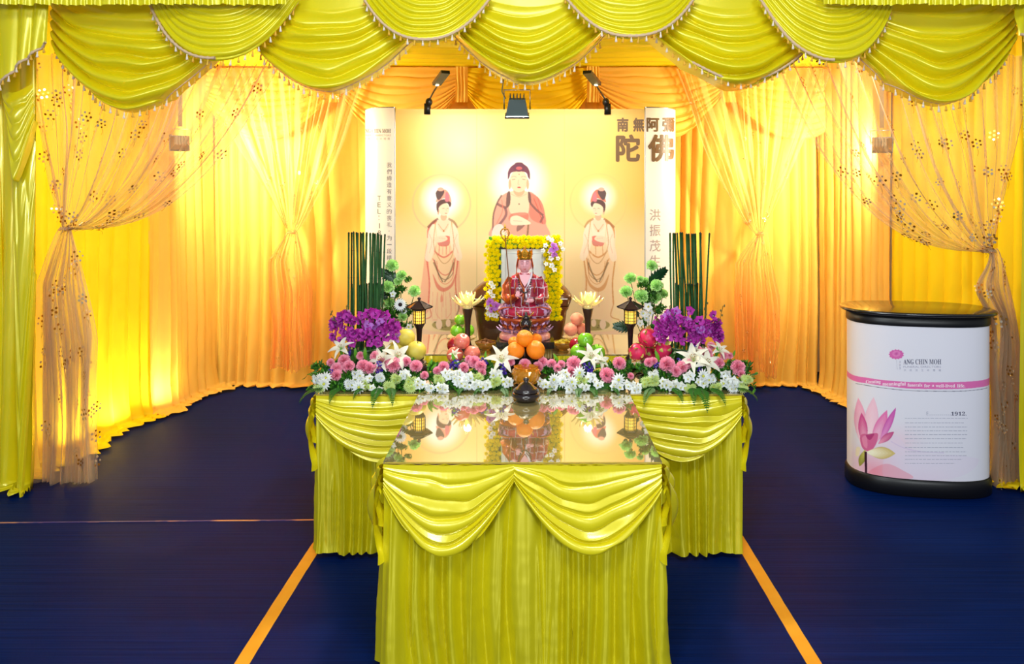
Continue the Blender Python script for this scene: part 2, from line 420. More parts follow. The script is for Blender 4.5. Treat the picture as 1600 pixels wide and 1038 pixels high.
# ceiling lining
def lining():
    r, c = 90, 120
    v = np.linspace(0, 1, r)[:, None]; u = np.linspace(0, 1, c)[None, :]
    Y = 4.25+(6.55-4.25)*v+0*u; X = -3.1+6.0*u+0*v
    Z = 2.68+0.035*np.abs(np.sin(v*math.pi*9+0.6*noise2(u*3, v*2, 4)))-0.05*np.sin(v*math.pi)*(0.6+0.4*np.abs(np.sin(u*math.pi*3)))
    return tag(grid_obj('ceiling_lining', np.stack([X, Y, Z], -1), M_SATIN), 'gathered yellow cloth lining stretched under the tent roof', 'ceiling cloth')
lining()
# swags along the top of the back wall
def back_map(y0): return lambda a, b, d: np.stack([a, y0-d, 2.66-b], -1)
bx = [(px-CX)*6.3/F for px in (300, 523, 722, 926, 1138, 1352)]
BL = ['behind the left sheer', 'left of the poster top', 'above the middle of the poster', 'right of the poster top', 'behind the right sheer']
for i in range(5):
    t = thing('back_wall_swag', (0, 0, 0), 'cream gold draped swag along top of back wall, '+BL[i], 'swag', 'swags along the back wall')
    o, rim = swag('fabric', back_map(6.34-0.02*(i % 2)), (bx[i]+0.02, 0.20), (bx[i+1]-0.02, 0.20), (bx[i]-0.05, 0.0), (bx[i+1]+0.05, 0.0), 0.2, 0.0, 0.40, 9, 0.028, 0.06, 31+i, M_CREAM if i != 2 else M_DRAPE, t, cols=56, rows=120, flat=0.0)
for i in range(1, 5):
    x = bx[i]
    p = curtain_pts([(x-0.05, 6.26), (x+0.05, 6.26)], 2.37, 2.66, 30, 10, 0.012, 0.03, 60+i, flare=0, pin=1)
    tag(grid_obj('swag_tail', p, M_CREAM), ['short pleated cloth tail between back wall swags, farthest left', 'short pleated cloth tail between back wall swags, above left poster lamp',
        'short pleated cloth tail between back wall swags, above right poster lamp', 'short pleated cloth tail between back wall swags, farthest right'][i-1], 'swag tail', 'tails between the back wall swags')

# ================================================================ sheer tied-back curtains
M_SHEER_BACK = sheer_mat('peach_organza', (252, 186, 118), 0.30, 0.80, (255, 250, 240))
M_SHEER = sheer_mat('beige_organza', (218, 198, 174), 0.25, 0.80, (254, 252, 248))
M_SEQ = mat('sequins', (240, 222, 190), 0.2, 0.7); M_SEQ2 = mat('gold_sequins', (176, 120, 40), 0.25, 0.7)
def sequins(parent, pts, n, seed, size=0.016, mats=None):
    """embroidered sequin flowers scattered on the cloth"""
    rnd = random.Random(seed); r, c = pts.shape[:2]; mb = MB()
    for k in range(n):
        i = rnd.randrange(2, r-2); j = rnd.randrange(2, c-2)
        p = Vector(pts[i, j]); e1 = Vector(pts[i, j+1])-Vector(pts[i, j-1]); e2 = Vector(pts[i+1, j])-Vector(pts[i-1, j])
        nn = e1.cross(e2)
        if nn.length < 1e-9: continue
        nn.normalize()
        if nn.y > 0: nn = -nn
        q = nn.to_track_quat('Z', 'Y').to_matrix().to_4x4()
        R = rnd.uniform(0.8, 1.3)*size; ph = rnd.random()*6
        for m_ in range(7):
            if m_ < 6: off = Vector((math.cos(ph+m_*1.047)*R, math.sin(ph+m_*1.047)*R, 0.001))
            else: off = Vector((0, 0, 0.001))
            rr = size*rnd.uniform(0.22, 0.36)
            a = np.linspace(0, 2*math.pi, 6, endpoint=False)
            vs = [(off.x+rr*math.cos(t), off.y+rr*math.sin(t), off.z) for t in a]
            top = [(x, y, z+0.0012) for x, y, z in vs]
            fs = [tuple(range(5, -1, -1)), tuple(range(6, 12))]+[(i2, (i2+1) % 6, 6+(i2+1) % 6, 6+i2) for i2 in range(6)]
            mb.add(vs+top, fs, rnd.random() < 0.5, Matrix.Translation(p+nn*0.004) @ q)
        # a curling stem
        st = [tuple((q @ Vector((R*0.3*math.sin(t*3), -R*(1+2.2*t), 0.001)).to_4d()).to_3d()+p+nn*0.004) for t in np.linspace(0, 1, 5)]
        mb.tube(st, 0.0009, 3, 1)
    o = mb.build('sequin_flowers', mats or [M_SEQ, M_SEQ2], parent, smooth=False); o['kind'] = 'stuff'
def tieback(name, Y, tops, tie, tail, label, m, seed, q_far, far_left, nseq, amp=0.05, pleats=13, group=None, size=0.016):
    """tops: ((xl, yl), (xr, yr)) px of the header; tie px; tail (xl, xr, ybottom) px"""
    t = thing(name, P(tie[0], tie[1], Y), label, 'sheer curtain', group); L0 = np.array(P(tie[0], tie[1], Y))
    cols, rows = 260, 90
    u = np.linspace(0, 1, cols)[None, :]; v = np.linspace(0, 1, rows)[:, None]
    (xl, yl), (xr, yr) = tops
    dist = (1-u) if far_left else u        # strands farthest from the tie sweep like a catenary
    tx = xl+(xr-xl)*u+0*v; ty = yl+(yr-yl)*u+0*v
    q = 1+q_far*dist**1.2
    px = tx+(tie[0]-tx)*v**(1+0.15*(1-dist))+10*(u-0.5)*v
    py = ty+(tie[1]-ty)*(1-(1-v)**q)+3*(dist-0.5)*v
    S = Y/F
    ph = u*pleats+0.7*noise1(u*pleats*0.5, seed)
    k = (1-v)**0.75
    d = (amp*0.8*(np.abs(np.sin(math.pi*ph))-0.5)+amp*0.4*noise2(u*pleats*2.3, v*1.6, seed))*(0.12+0.88*k)
    px = px+10*noise2(u*pleats*1.5, v*2.5, seed+2)*np.sin(v*math.pi)*(1-0.6*v)
    X = (px-CX)*S; Z = EYE-(py-CY)*S; Yv = Y-d-0.03*v*0
    up = np.stack([X, Yv, Z], -1)
    grid_obj('upper_sheer', up-L0, m, t); sequins(t, up-L0, nseq, seed, size)
    # tail below the tie
    rows2 = 80; v = np.linspace(0, 1, rows2)[:, None]
    wl = tie[0]-4+(tail[0]-tie[0]+4)*np.minimum(1, v/0.22)**0.75-(26 if tail[0] > tie[0] else 0)*np.exp(-((v-0.17)/0.09)**2); wr = tie[0]+8+(tail[1]-tie[0]-8)*(np.minimum(1, v/0.45)**0.65)
    px = wl+(wr-wl)*u+4*noise2(u*5, v*4, seed+5)+2.5*noise2(u*16, v*3, seed+15)
    py = tie[1]-4+(tail[2]-tie[1]+4)*v+(7*noise1(u*5, seed)+3*noise1(u*19, seed+1))*v**4
    ph = u*pleats*0.75+0.7*noise1(u*pleats*0.5, seed+9)+0.3*noise2(u*4, v*2, seed+3)
    d = (amp*0.8*(np.abs(np.sin(math.pi*ph))-0.5)+amp*0.3*noise2(u*12, v*3, seed+6))*(0.1+0.9*np.minimum(1, v*2.5))
    lo = np.stack([(px-CX)*S, Y-d-0.01, EYE-(py-CY)*S], -1)
    grid_obj('hanging_tail', lo-L0, m, t); sequins(t, lo-L0, int(nseq*0.45), seed+1, size)
    mb = MB()
    a = np.linspace(0, 2*math.pi, 20)
    mb.tube([(0.03*math.cos(q_), 0.035*math.sin(q_), 0.004*math.sin(3*q_)) for q_ in a], 0.008, 6)
    mb.build('tie_band', m, t)
    return t
tieback('sheer_curtain', 6.22, ((325, 108), (578, 108)), (455, 364), (424, 488, 574), 'peach sheer curtain tied in the middle, left of the poster', M_SHEER_BACK, 41, 0.35, False, 42, amp=0.06, pleats=15, size=0.012)
tieback('sheer_curtain', 6.22, ((1055, 108), (1300, 108)), (1187, 366), (1150, 1215, 588), 'peach sheer curtain tied in the middle, right of the poster', M_SHEER_BACK, 43, 0.35, True, 42, amp=0.06, pleats=15, size=0.012)
tieback('sheer_curtain', 4.38, ((34, 88), (462, 60)), (103, 358), (60, 150, 756), 'beige sequinned sheer curtain gathered to the left front post', M_SHEER, 45, 1.6, False, 90, amp=0.08, pleats=17, size=0.023)
tieback('sheer_curtain', 4.34, ((1190, 60), (1610, 88)), (1545, 392), (1548, 1590, 758), 'beige sequinned sheer curtain gathered to the right front post', M_SHEER, 47, 1.6, True, 90, amp=0.08, pleats=17, size=0.023)

# ================================================================ front posts' satin curtains
curtain('post_curtain', [(-3.12, 4.30), (-2.74, 4.27)], 0.008, 2.75, M_SATIN, 'heavy yellow satin curtain at the left front post', cols=160, amp=0.05, per=0.12, seed=71, flare=0.02, puddle=0.06, side=-1)
curtain('post_curtain', [(2.70, 4.22), (3.10, 4.22)], 0.008, 2.75, M_SATIN, 'heavy yellow satin curtain at the right front post', cols=160, amp=0.05, per=0.12, seed=73, flare=0.02, puddle=0.06, side=-1)
def cowl():
    mp = lambda a, b, d: np.stack([(a-CX)*4.19/F, 4.19-d, EYE-(b-CY)*4.19/F], -1)
    t = thing('post_cowl', (-2.85, 4.19, 2.0), 'loose cowl of yellow satin drooping on the left post curtain', 'drape')
    o, rim = swag('fabric', lambda a, b, d: mp(a, b, d)-np.array((-2.85, 4.19, 2.0)), (16, 205), (55, 190), (2, 140), (52, 130), 0, 10, 88, 5, 0.03, 0.06, 5, M_SATIN, t, cols=40, rows=60, prof=1.5)
    o, rim = swag('fabric', lambda a, b, d: mp(a, b, d)-np.array((-2.85, 4.17, 2.0)), (22, 480), (50, 430), (12, 230), (52, 220), 0, 30, 340, 3, 0.02, 0.04, 6, M_SATIN, t, cols=40, rows=60, prof=1.3)
cowl()

# ================================================================ front valance
VY = 4.18
def vmap(yo): return lambda a, b, d: np.stack([(a-CX)*(VY+yo-0.06)/F, VY+yo-d, EYE-(b-CY)*(VY+yo-0.06)/F], -1)
S_ = VY/F
lower = [  # A(x,y) rim left, B rim right, sag px at rim
    ((74, 66), (330, 84), 101, 'leftmost, beside the left post'), ((396, 76), (640, 60), 78, 'second from the left, over the left sheer'),
    ((706, 50), (948, 50), 83, 'in the middle over the hanging floodlight'), ((1016, 52), (1262, 84), 72, 'second from the right, braid showing on its face'),
    ((1330, 70), (1596, 66), 99, 'rightmost, beside the right post')]
for i, (A, B, sg, lb) in enumerate(lower):
    t = thing('valance_swag', (0, 0, 0), 'lower row yellow satin valance swag, '+lb, 'swag', 'lower swags of the front valance')
    o, rim = swag('fabric', vmap(0.05), A, B, (A[0]-6, -60), (B[0]+6, -60), 0, 25, sg, 7.0, 0.10, 0.10, 80+i*3, M_VAL, t, cols=90, rows=190, prof=1.75, flat=0.22, fstart=0.25)
    if i == 3: trim(t, rim, (0, -0.03, 0.02))
    else: trim(t, rim, (0, 0.03, 0.0), drop=0.008, s=1.05)
upper = [((226, 6), (462, -6), 97, 'left, between the two leftmost lower swags'), ((562, -8), (768, -8), 76, 'left of centre'), ((880, -10), (1092, -10), 73, 'right of centre'), ((1190, -4), (1408, 0), 102, 'right, between the two rightmost lower swags')]
for i, (A, B, sg, lb) in enumerate(upper):
    t = thing('valance_swag', (0, 0, 0), 'upper row yellow satin valance swag with fine folds, '+lb, 'swag', 'upper swags of the front valance')
    o, rim = swag('fabric', vmap(-0.06), A, B, (A[0]+60, -120), (B[0]-60, -120), 0, 10, sg, 14, 0.024, 0.10, 120+i*3, M_VAL, t, cols=90, rows=230, prof=2.3, flat=0.0)
    trim(t, rim, (0, -0.012, 0.0), s1=0.5 if i in (0, 3) else 1.0, r=0.008)
    if i in (0, 3): trim(t, rim, (0, 0.02, 0.0), s0=0.5, drop=0.004)
def jabot(xs, ys, label, seed, side):
    """end piece of the valance hanging straight with a slanting braided hem"""
    t = thing('valance_tail', (0, 0, 0), label, 'valance tail', 'end tails of the front valance')
    c, r = 90, 40; u = np.linspace(0, 1, c)[None, :]; v = np.linspace(0, 1, r)[:, None]
    a = xs[0]+(xs[1]-xs[0])*u+0*v; yb = ys[0]+(ys[1]-ys[0])*u**1.3
    b = -60+(yb+60)*v
    d = 0.03*np.abs(np.sin(math.pi*(u*5+0.4*noise2(u*3, v*2, seed))))*(0.3+0.7*v)+0.02*noise2(u*4, v*2, seed)+0.07
    pts = vmap(-0.03)(a, b, d); grid_obj('fabric', pts, M_VAL, t)
    trim(t, pts[-1], (0, -0.012, 0.004))
jabot((-60, 80), (168, 70), 'yellow satin tail of valance with slanting tasselled hem at left post', 5, 1)
jabot((1583, 1680), (58, 130), 'yellow satin tail of valance with slanting tasselled hem at right post', 6, 1)
def ruffle(x0, x1, label, seed):
    c, r = 300, 14; u = np.linspace(0, 1, c)[None, :]; v = np.linspace(0, 1, r)[:, None]
    a = x0+(x1-x0)*u+0*v; b = -60+(67+1.5*noise1(u*60, seed))*v
    d = 0.06+0.012*np.sin(u*(x1-x0)*0.45+2*noise1(u*30, seed))*v+0.004*noise2(u*90, v*2, seed)
    tag(grid_obj('valance_header', vmap(-0.17)(a, b, d), M_VAL), label, 'ruffle', 'ruffled header of the valance')
ruffle(-60, 448, 'ruffled yellow header strip of valance above the left swags', 3)
ruffle(1288, 1660, 'ruffled yellow header strip of valance above the right swags', 4)

# ================================================================ skirted tables
M_WOODTOP = mat('plywood', (150, 110, 70), 0.6)
def glass_top_mat():
    m = mat('champagne_glass_top', (160, 144, 92), 0.03, 0, 0.8, coat=1.0)
    nt = m.node_tree; b = nt.nodes['Principled BSDF']; out = nt.nodes['Material Output']
    g = nt.nodes.new('ShaderNodeBsdfGlossy'); g.inputs['Roughness'].default_value = 0.012; g.inputs['Color'].default_value = (0.95, 0.93, 0.88, 1)
    mx = nt.nodes.new('ShaderNodeMixShader'); mx.inputs[0].default_value = 0.42
    nt.links.new(b.outputs[0], mx.inputs[1]); nt.links.new(g.outputs[0], mx.inputs[2]); nt.links.new(mx.outputs[0], out.inputs[0])
    return m
M_GLASS_TOP = glass_top_mat()
def table(name, x0, x1, y0, y1, h, swags, label, seed, skirt_gap=0.03, sides=True):
    o3 = np.array((0.5*(x0+x1), 0.5*(y0+y1), 0))
    t = thing(name, o3, label, 'table')
    mb = MB(); mb.box(x0+0.012, x1-0.012, y0+0.012, y1-0.012, h-0.035, h-0.007); mb.v = [v-o3 for v in mb.v]; mb.build('tabletop', M_WOODTOP, t, smooth=False)
    mb = MB(); mb.box(x0-0.003, x1+0.003, y0-0.003, y1, h-0.006, h, 0); mb.v = [v-o3 for v in mb.v]; g = mb.build('glass_cover', M_GLASS_TOP, t, smooth=False)
    for (lx, ly) in ((x0+0.1, y0+0.1), (x1-0.1, y0+0.1), (x0+0.1, y1-0.1), (x1-0.1, y1-0.1)):
        MB().tube([(lx-o3[0], ly-o3[1], 0), (lx-o3[0], ly-o3[1], h-0.036)], 0.014, 8).build('leg', M_STEEL, t)
    path = [(x0, y1-0.01), (x0, y0), (x1, y0), (x1, y1-0.01)]
    W_ = (x1-x0)+2*(y1-y0)
    pts = curtain_pts(path, skirt_gap, h-0.008, int(W_*330), 70, 0.040, 0.070, seed, flare=0.006, side=-1, drift=0.35, crinkle=0.0015, pin=0.3, sharp=0.9, bigk=0.25, crease=0.014)
    grid_obj('skirt', pts-o3, M_SKIRT, t)
    mp = lambda a, b, d: np.stack([a, y0-0.012-d, h-0.004-b], -1)-o3
    for i, (a, b, ga, gb, sg) in enumerate(swags):
        swag('swag', mp, (a, ga), (b, gb), (a, 0.0), (b, 0.0), 0, 0.0, sg, 6.0, 0.020, 0.045, seed+i*5, M_SATIN, t, cols=90, rows=150, prof=1.9, flat=0.06)
        # rolled hem shadow line below
    for s, xx in ((-1, x0), (1, x1)):
        for k in range(3):
            c_, r_ = 16, 26; u = np.linspace(0, 1, c_)[None, :]; v = np.linspace(0, 1, r_)[:, None]
            ln = 0.09+0.085*k
            X = xx+s*(0.004+0.062*np.sin(np.clip(v*1.15, 0, 1)*math.pi)**0.8*(0.55+0.25*k)*(0.3+0.7*u)+0.012*np.sin(u*7+k))
            Yq = y0-0.035+0.11*u+0.02*np.sin(v*3)+0*v; Zq = h-0.01-0.03*k-ln*v+0.012*np.sin(u*6+k*2)*v+0*u
            grid_obj('corner_cascade', np.stack([X+0*v, Yq, Zq], -1)-o3, M_SATIN, t)
    return t
table('altar_table', -0.962, 0.958, 3.475, 4.62, 0.75, [(-0.962, -0.36, 0.10, 0.10, 0.185), (0.41, 0.958, 0.09, 0.09, 0.19)],
      'wide glass-topped altar table with pleated yellow satin skirt, bearing the offerings', 201)
table('offering_table', -0.497, 0.451, 2.627, 3.462, 0.75, [(-0.497, -0.052, 0.095, 0.06, 0.215), (-0.052, 0.451, 0.06, 0.09, 0.205)],
      'narrow glass-topped table in front, yellow satin skirt with two swags', 233)
# raised shelf at the back of the altar
def tier():
    o3 = np.array((0.0, 4.33, 0.75)); t = thing('raised_altar_shelf', o3, 'low yellow-skirted glass-topped shelf raised on back of altar table', 'shelf')
    mb = MB(); mb.box(-0.70, 0.70, 4.06, 4.60, 0.794, 0.80); mb.v = [v-o3 for v in mb.v]; mb.build('glass_cover', M_GLASS_TOP, t, smooth=False)
    mb = MB(); mb.box(-0.69, 0.69, 4.07, 4.59, 0.751, 0.793); mb.v = [v-o3 for v in mb.v]; mb.build('shelf_board', M_WOODTOP, t, smooth=False)
    pts = curtain_pts([(-0.70, 4.59), (-0.70, 4.06), (0.70, 4.06), (0.70, 4.59)], 0.752, 0.793, 500, 6, 0.012, 0.05, 9, flare=0, side=-1)
    grid_obj('skirt', pts-o3, M_SATIN, t)
tier()
# ================================================================ printed surfaces (artwork as vertex colours)
def smooth_poly(pts, n=6):
    p = np.array(pts, float); k = len(p); out = []
    for i in range(k):
        a, b, c, d = p[i-1], p[i], p[(i+1) % k], p[(i+2) % k]
        for t in np.linspace(0, 1, n, endpoint=False):
            out.append(0.5*((2*b)+(-a+c)*t+(2*a-5*b+4*c-d)*t*t+(-a+3*b-3*c+d)*t**3))
    return np.array(out)
def serif(txt, bold=True):
    out = ''
    for ch in txt:
        if 'A' <= ch <= 'Z': out += chr(0x1D400+ord(ch)-65)
        elif 'a' <= ch <= 'z': out += chr(0x1D41A+ord(ch)-97)
        elif '0' <= ch <= '9': out += chr(0x1D7CE+ord(ch)-48)
        else: out += ch
    return out
class Paint:
    def lens(s, base, tip, wd, c0, c1, T=None, edge=None):
        """a pointed petal shaded from base to tip"""
        b = np.array(base, float); t = np.array(tip, float); d = t-b; n = np.array([-d[1], d[0]])/max(1e-6, np.hypot(*d))
        def shape(k, w_):
            q = np.linspace(0, 1, 14); ww = w_*np.sin(math.pi*q**1.15)**0.9*(1-0.15*q); e = b+(t-b)*k
            l = [tuple(b+(e-b)*x+n*y) for x, y in zip(q, ww)]; r = [tuple(b+(e-b)*x-n*y) for x, y in zip(q[::-1], ww[::-1])]
            return (T(l+r) if T else l+r)
        if edge is not None: s.poly(shape(1.0, wd*0.5+0.35), edge, 1, False)
        for i in range(7):
            k = 1-i*0.12; c = np.array(c1)*(1-i/6)+np.array(c0)*(i/6); s.poly(shape(k, wd*0.5*(1-0.10*i)), c, 1, False)
    def __init__(s, xs, ys, base):
        s.X, s.Y = np.meshgrid(xs, ys); s.h = xs[1]-xs[0]
        s.C = np.ones(s.X.shape+(3,))*np.array(base, float)
    def mask(s, pts):
        x0, y0 = pts.min(0)-1; x1, y1 = pts.max(0)+1
        ii = np.where((s.Y[:, 0] >= y0) & (s.Y[:, 0] <= y1))[0]; jj = np.where((s.X[0] >= x0) & (s.X[0] <= x1))[0]
        if len(ii) == 0 or len(jj) == 0: return None
        sl = (slice(ii[0], ii[-1]+1), slice(jj[0], jj[-1]+1)); M = 0
        for ox, oy in ((-.25, -.25), (.25, -.25), (-.25, .25), (.25, .25)):
            X = s.X[sl]+ox*s.h; Y = s.Y[sl]+oy*s.h; ins = np.zeros(X.shape, bool)
            n = len(pts)
            for k in range(n):
                ax, ay = pts[k-1]; bx_, by_ = pts[k]
                if ay == by_: continue
                cnd = (ay > Y) != (by_ > Y)
                ins ^= cnd & (X < (bx_-ax)*(Y-ay)/(by_-ay)+ax)
            M = M+ins*0.25
        return sl, M
    def poly(s, pts, col, a=1.0, sm=True):
        pts = smooth_poly(pts) if sm else np.array(pts, float)
        r = s.mask(pts)
        if r is None: return
        sl, M = r; M = (M*a)[..., None]; s.C[sl] = s.C[sl]*(1-M)+np.array(col, float)*M
    def ell(s, cx, cy, rx, ry, col, a=1.0, rot=0):
        t = np.linspace(0, 2*math.pi, 28, endpoint=False); c, q = math.cos(rot), math.sin(rot)
        x = rx*np.cos(t); y = ry*np.sin(t)
        s.poly(np.stack([cx+x*c-y*q, cy+x*q+y*c], 1), col, a, False)
    def glow(s, cx, cy, rx, ry, col, a=1.0, p=1.0, inner=0.0):
        d = np.hypot((s.X-cx)/rx, (s.Y-cy)/ry); M = (np.clip(1-(d-inner)/(1-inner), 0, 1)**p*a)[..., None]
        M = M*M*(3-2*M) if p == 1.0 else M
        s.C = s.C*(1-M)+np.array(col, float)*M
    def ring(s, cx, cy, r, wd, col, a):
        d = np.abs(np.hypot(s.X-cx, s.Y-cy)-r); M = (np.exp(-(d/wd)**2)*a)[..., None]; s.C = s.C*(1-M)+np.array(col, float)*M
    def line(s, pts, wd, col, a=1.0):
        p = np.array(pts, float)
        if len(p) > 2:
            q = []; pp = np.r_[[2*p[0]-p[1]], p, [2*p[-1]-p[-2]]]
            for i in range(1, len(pp)-2):
                A, B, C_, D = pp[i-1], pp[i], pp[i+1], pp[i+2]
                for t in np.linspace(0, 1, 6, endpoint=False): q.append(0.5*((2*B)+(-A+C_)*t+(2*A-5*B+4*C_-D)*t*t+(-A+3*B-3*C_+D)*t**3))
            q.append(p[-1]); p = np.array(q)
        d = np.gradient(p, axis=0); L = np.hypot(d[:, 0], d[:, 1])+1e-9; n = np.stack([-d[:, 1]/L, d[:, 0]/L], 1)*wd/2
        s.poly(np.r_[p+n, (p-n)[::-1]], col, a, False)

_tcache = {}
def glyph_mesh(txt, offset=0.0):
    cu = bpy.data.curves.new('glyph', 'FONT'); cu.body = txt; cu.size = 1.0; cu.offset = offset; cu.resolution_u = 4; cu.fill_mode = 'BOTH'
    o = bpy.data.objects.new('glyph', cu); scene.collection.objects.link(o)
    dg = bpy.context.evaluated_depsgraph_get(); me = o.evaluated_get(dg).to_mesh()
    V = np.array([v.co[:] for v in me.vertices]).reshape(-1, 3); Fc = [tuple(p.vertices) for p in me.polygons]
    o.evaluated_get(dg).to_mesh_clear(); bpy.data.objects.remove(o); bpy.data.curves.remove(cu)
    return V, Fc
def glyph_cut(txt, offset, cuts):
    """letter mesh cut into narrow upright strips so that it can follow a curved surface"""
    import bmesh
    V, Fc = glyph_mesh(txt, offset)
    if len(V) == 0: return V, Fc
    bm = bmesh.new(); vs = [bm.verts.new(v) for v in V]
    for f in Fc:
        try: bm.faces.new([vs[i] for i in f])
        except ValueError: pass
    mn, mx = V[:, 0].min(), V[:, 0].max(); k = max(2, int((mx-mn)/cuts))
    for x in np.linspace(mn, mx, k+1)[1:-1]:
        bmesh.ops.bisect_plane(bm, geom=bm.verts[:]+bm.edges[:]+bm.faces[:], plane_co=(x, 0, 0), plane_no=(1, 0, 0))
    bm.verts.index_update(); V = np.array([v.co[:] for v in bm.verts]); Fc = [tuple(v.index for v in f.verts) for f in bm.faces]; bm.free()
    return V, Fc
def text_bold(mb, txt, box, surf, wgt, mi=0):
    """heavy brush lettering: the strokes laid down a few times side by side"""
    x0, y0, x1, y1 = box
    for i, (dx, dy) in enumerate(((0, 0), (wgt, 0), (-wgt, 0), (0, wgt), (0, -wgt), (wgt*.7, wgt*.7), (-wgt*.7, -wgt*.7), (wgt*.7, -wgt*.7), (-wgt*.7, wgt*.7))):
        text_on(mb, txt, (x0+wgt+dx, y0+wgt+dy, x1-wgt+dx, y1-wgt+dy), lambda a, b, o: surf(a, b, 0.0012+0.00015*i), 0.0, mi)
def text_on(mb, txt, box, surf, offset=0.0, mi=0, fit_w=True):
    """letters fitted into a box (x0, y0, x1, y1) of the print plane and laid on the surface"""
    V, Fc = glyph_cut(txt, offset, 0.12)
    if len(V) == 0: return
    mn, mx = V.min(0), V.max(0); sx = (box[2]-box[0])/max(1e-6, mx[0]-mn[0]); sy = (box[3]-box[1])/max(1e-6, mx[1]-mn[1])
    if not fit_w: sx = sy
    x = box[0]+(V[:, 0]-mn[0])*sx; y = box[3]-(V[:, 1]-mn[1])*sy
    mb.add(surf(x, y, 0.0012), Fc, mi)

# ---------------------------------------------------------------- the poster wall
PXE, PYE = (617-CX)*5.55/F, 5.55     # left edge of the flat panels
PXR = (1008-CX)*5.55/F; PMID = 0.5*(PXE+PXR); PHALF = 0.5*(PXR-PXE)
def panel_surf(px, py, off=0.0):
    """concave run of panels; px, py are photo pixels of the print seen at panel depth"""
    px = np.asarray(px, float); py = np.asarray(py, float); Y = np.full(px.shape, 5.6)
    for _ in range(4):
        X = (px-CX)*Y/F; Y = PYE+0.13*(1-np.clip((X-PMID)/PHALF, -1, 1)**2)
    Z = EYE-(py-CY)*Y/F
    return np.stack([X, Y-off, Z], -1)
RC = 0.262
def cap_surf(side):
    XE = PXE if side < 0 else PXR
    def f(px, py, off=0.0):
        px = np.asarray(px, float); py = np.asarray(py, float); Y = np.full(px.shape, 5.6)
        for _ in range(14):
            X = (px-CX)*Y/F; q = np.clip((X-XE)*side/RC, 0, 0.9995); th = np.arcsin(q); Y = 0.5*Y+0.5*(PYE-0.012+RC*(1-np.cos(th)))
        X = XE+side*(RC+off)*np.sin(th); Y = PYE-0.012+RC-(RC+off)*np.cos(th); Z = EYE-(py-CY)*Y/F
        return np.stack([X, Y, Z], -1)
    return f
M_PRINT = attr_mat('glossy_print', 0.42, 0.35)
def poster():
    o3 = np.array((PMID, 5.6, 0.0)); t = thing('poster_wall', o3, 'tall curved pop-up wall printed with a seated figure between two standing robed figures', 'display wall')
    xs = np.arange(617, 1008.5, 0.8); ys = np.arange(170.5, 545, 0.8)
    p = Paint(xs, ys, lin((252, 218, 130)))
    L = lin
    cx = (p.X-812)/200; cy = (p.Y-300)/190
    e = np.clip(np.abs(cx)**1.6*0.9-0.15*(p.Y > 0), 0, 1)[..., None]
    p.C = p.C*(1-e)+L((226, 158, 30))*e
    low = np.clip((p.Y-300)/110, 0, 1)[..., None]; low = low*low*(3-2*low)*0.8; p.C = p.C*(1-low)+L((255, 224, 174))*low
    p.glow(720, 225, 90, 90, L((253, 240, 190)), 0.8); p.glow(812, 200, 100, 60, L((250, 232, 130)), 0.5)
    # darker strip along the top
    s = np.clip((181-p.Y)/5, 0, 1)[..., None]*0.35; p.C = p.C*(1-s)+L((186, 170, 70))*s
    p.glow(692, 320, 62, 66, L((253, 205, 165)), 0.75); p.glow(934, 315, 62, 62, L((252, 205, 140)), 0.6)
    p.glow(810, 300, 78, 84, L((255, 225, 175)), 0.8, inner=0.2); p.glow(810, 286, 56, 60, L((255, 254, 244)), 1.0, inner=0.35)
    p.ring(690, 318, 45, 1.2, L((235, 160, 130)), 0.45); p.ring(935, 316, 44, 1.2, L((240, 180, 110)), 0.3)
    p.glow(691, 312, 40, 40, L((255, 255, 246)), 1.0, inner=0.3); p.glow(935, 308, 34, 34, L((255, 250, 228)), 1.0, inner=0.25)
    skin = L((250, 214, 180)); sk2 = L((238, 178, 142)); brn = L((124, 88, 84)); red = L((236, 122, 104)); pink = L((244, 168, 146)); crm = L((252, 226, 196))
    # central seated figure
    p.poly([(797, 300), (784, 306), (776, 318), (771, 334), (769, 352), (770, 372), (854, 372), (853, 350), (850, 328), (843, 311), (826, 301), (811, 304)], pink)
    p.poly([(826, 301), (838, 306), (847, 318), (851, 332), (852, 350), (832, 344), (826, 330)], red, 0.75)
    p.poly([(797, 300), (824, 300), (827, 318), (823, 335), (800, 335), (794, 318)], skin)
    p.poly([(800, 334), (824, 333), (823, 346), (806, 350), (795, 344)], red, 0.8)
    p.poly([(792, 303), (797, 300), (797, 319), (791, 324)], brn); p.poly([(825, 300), (829, 303), (830, 318), (826, 315)], brn)
    p.line([(776, 318), (783, 322), (792, 325)], 4, brn, 0.85); p.line([(829, 318), (838, 328), (849, 337)], 3.5, brn, 0.85)
    p.line([(784, 305), (777, 317), (771, 336), (770, 360)], 2.5, brn, 0.9); p.line([(789, 324), (791, 334), (786, 344), (772, 360)], 4, L((120, 80, 88)), 0.8)
    p.line([(849, 338), (844, 348)], 3.5, brn, 0.8); p.line([(784, 312), (785, 330), (776, 350)], 1.2, red, 0.8); p.line([(834, 310), (842, 330), (848, 350)], 1.2, L((190, 70, 60)), 0.7)
    p.line([(840, 308), (846, 328)], 1, L((190, 70, 60)), 0.6); p.poly([(771, 356), (782, 350), (790, 360), (792, 372), (770, 372)], L((252, 226, 214)), 0.9)
    p.poly([(809, 352), (822, 346), (819, 354), (808, 362)], brn, 0.8); p.line([(826, 345), (824, 370)], 3, L((120, 96, 60)), 0.8)
    p.poly([(798, 340), (808, 337), (820, 342), (829, 348), (826, 351), (812, 352), (799, 351)], crm); p.line([(802, 345), (816, 346)], 0.8, sk2)
    p.ell(811, 297, 9, 10, sk2); p.ell(810.5, 283, 14, 17.5, skin); p.ell(796.5, 288, 2, 8, sk2); p.ell(824.5, 288, 2, 8, sk2)
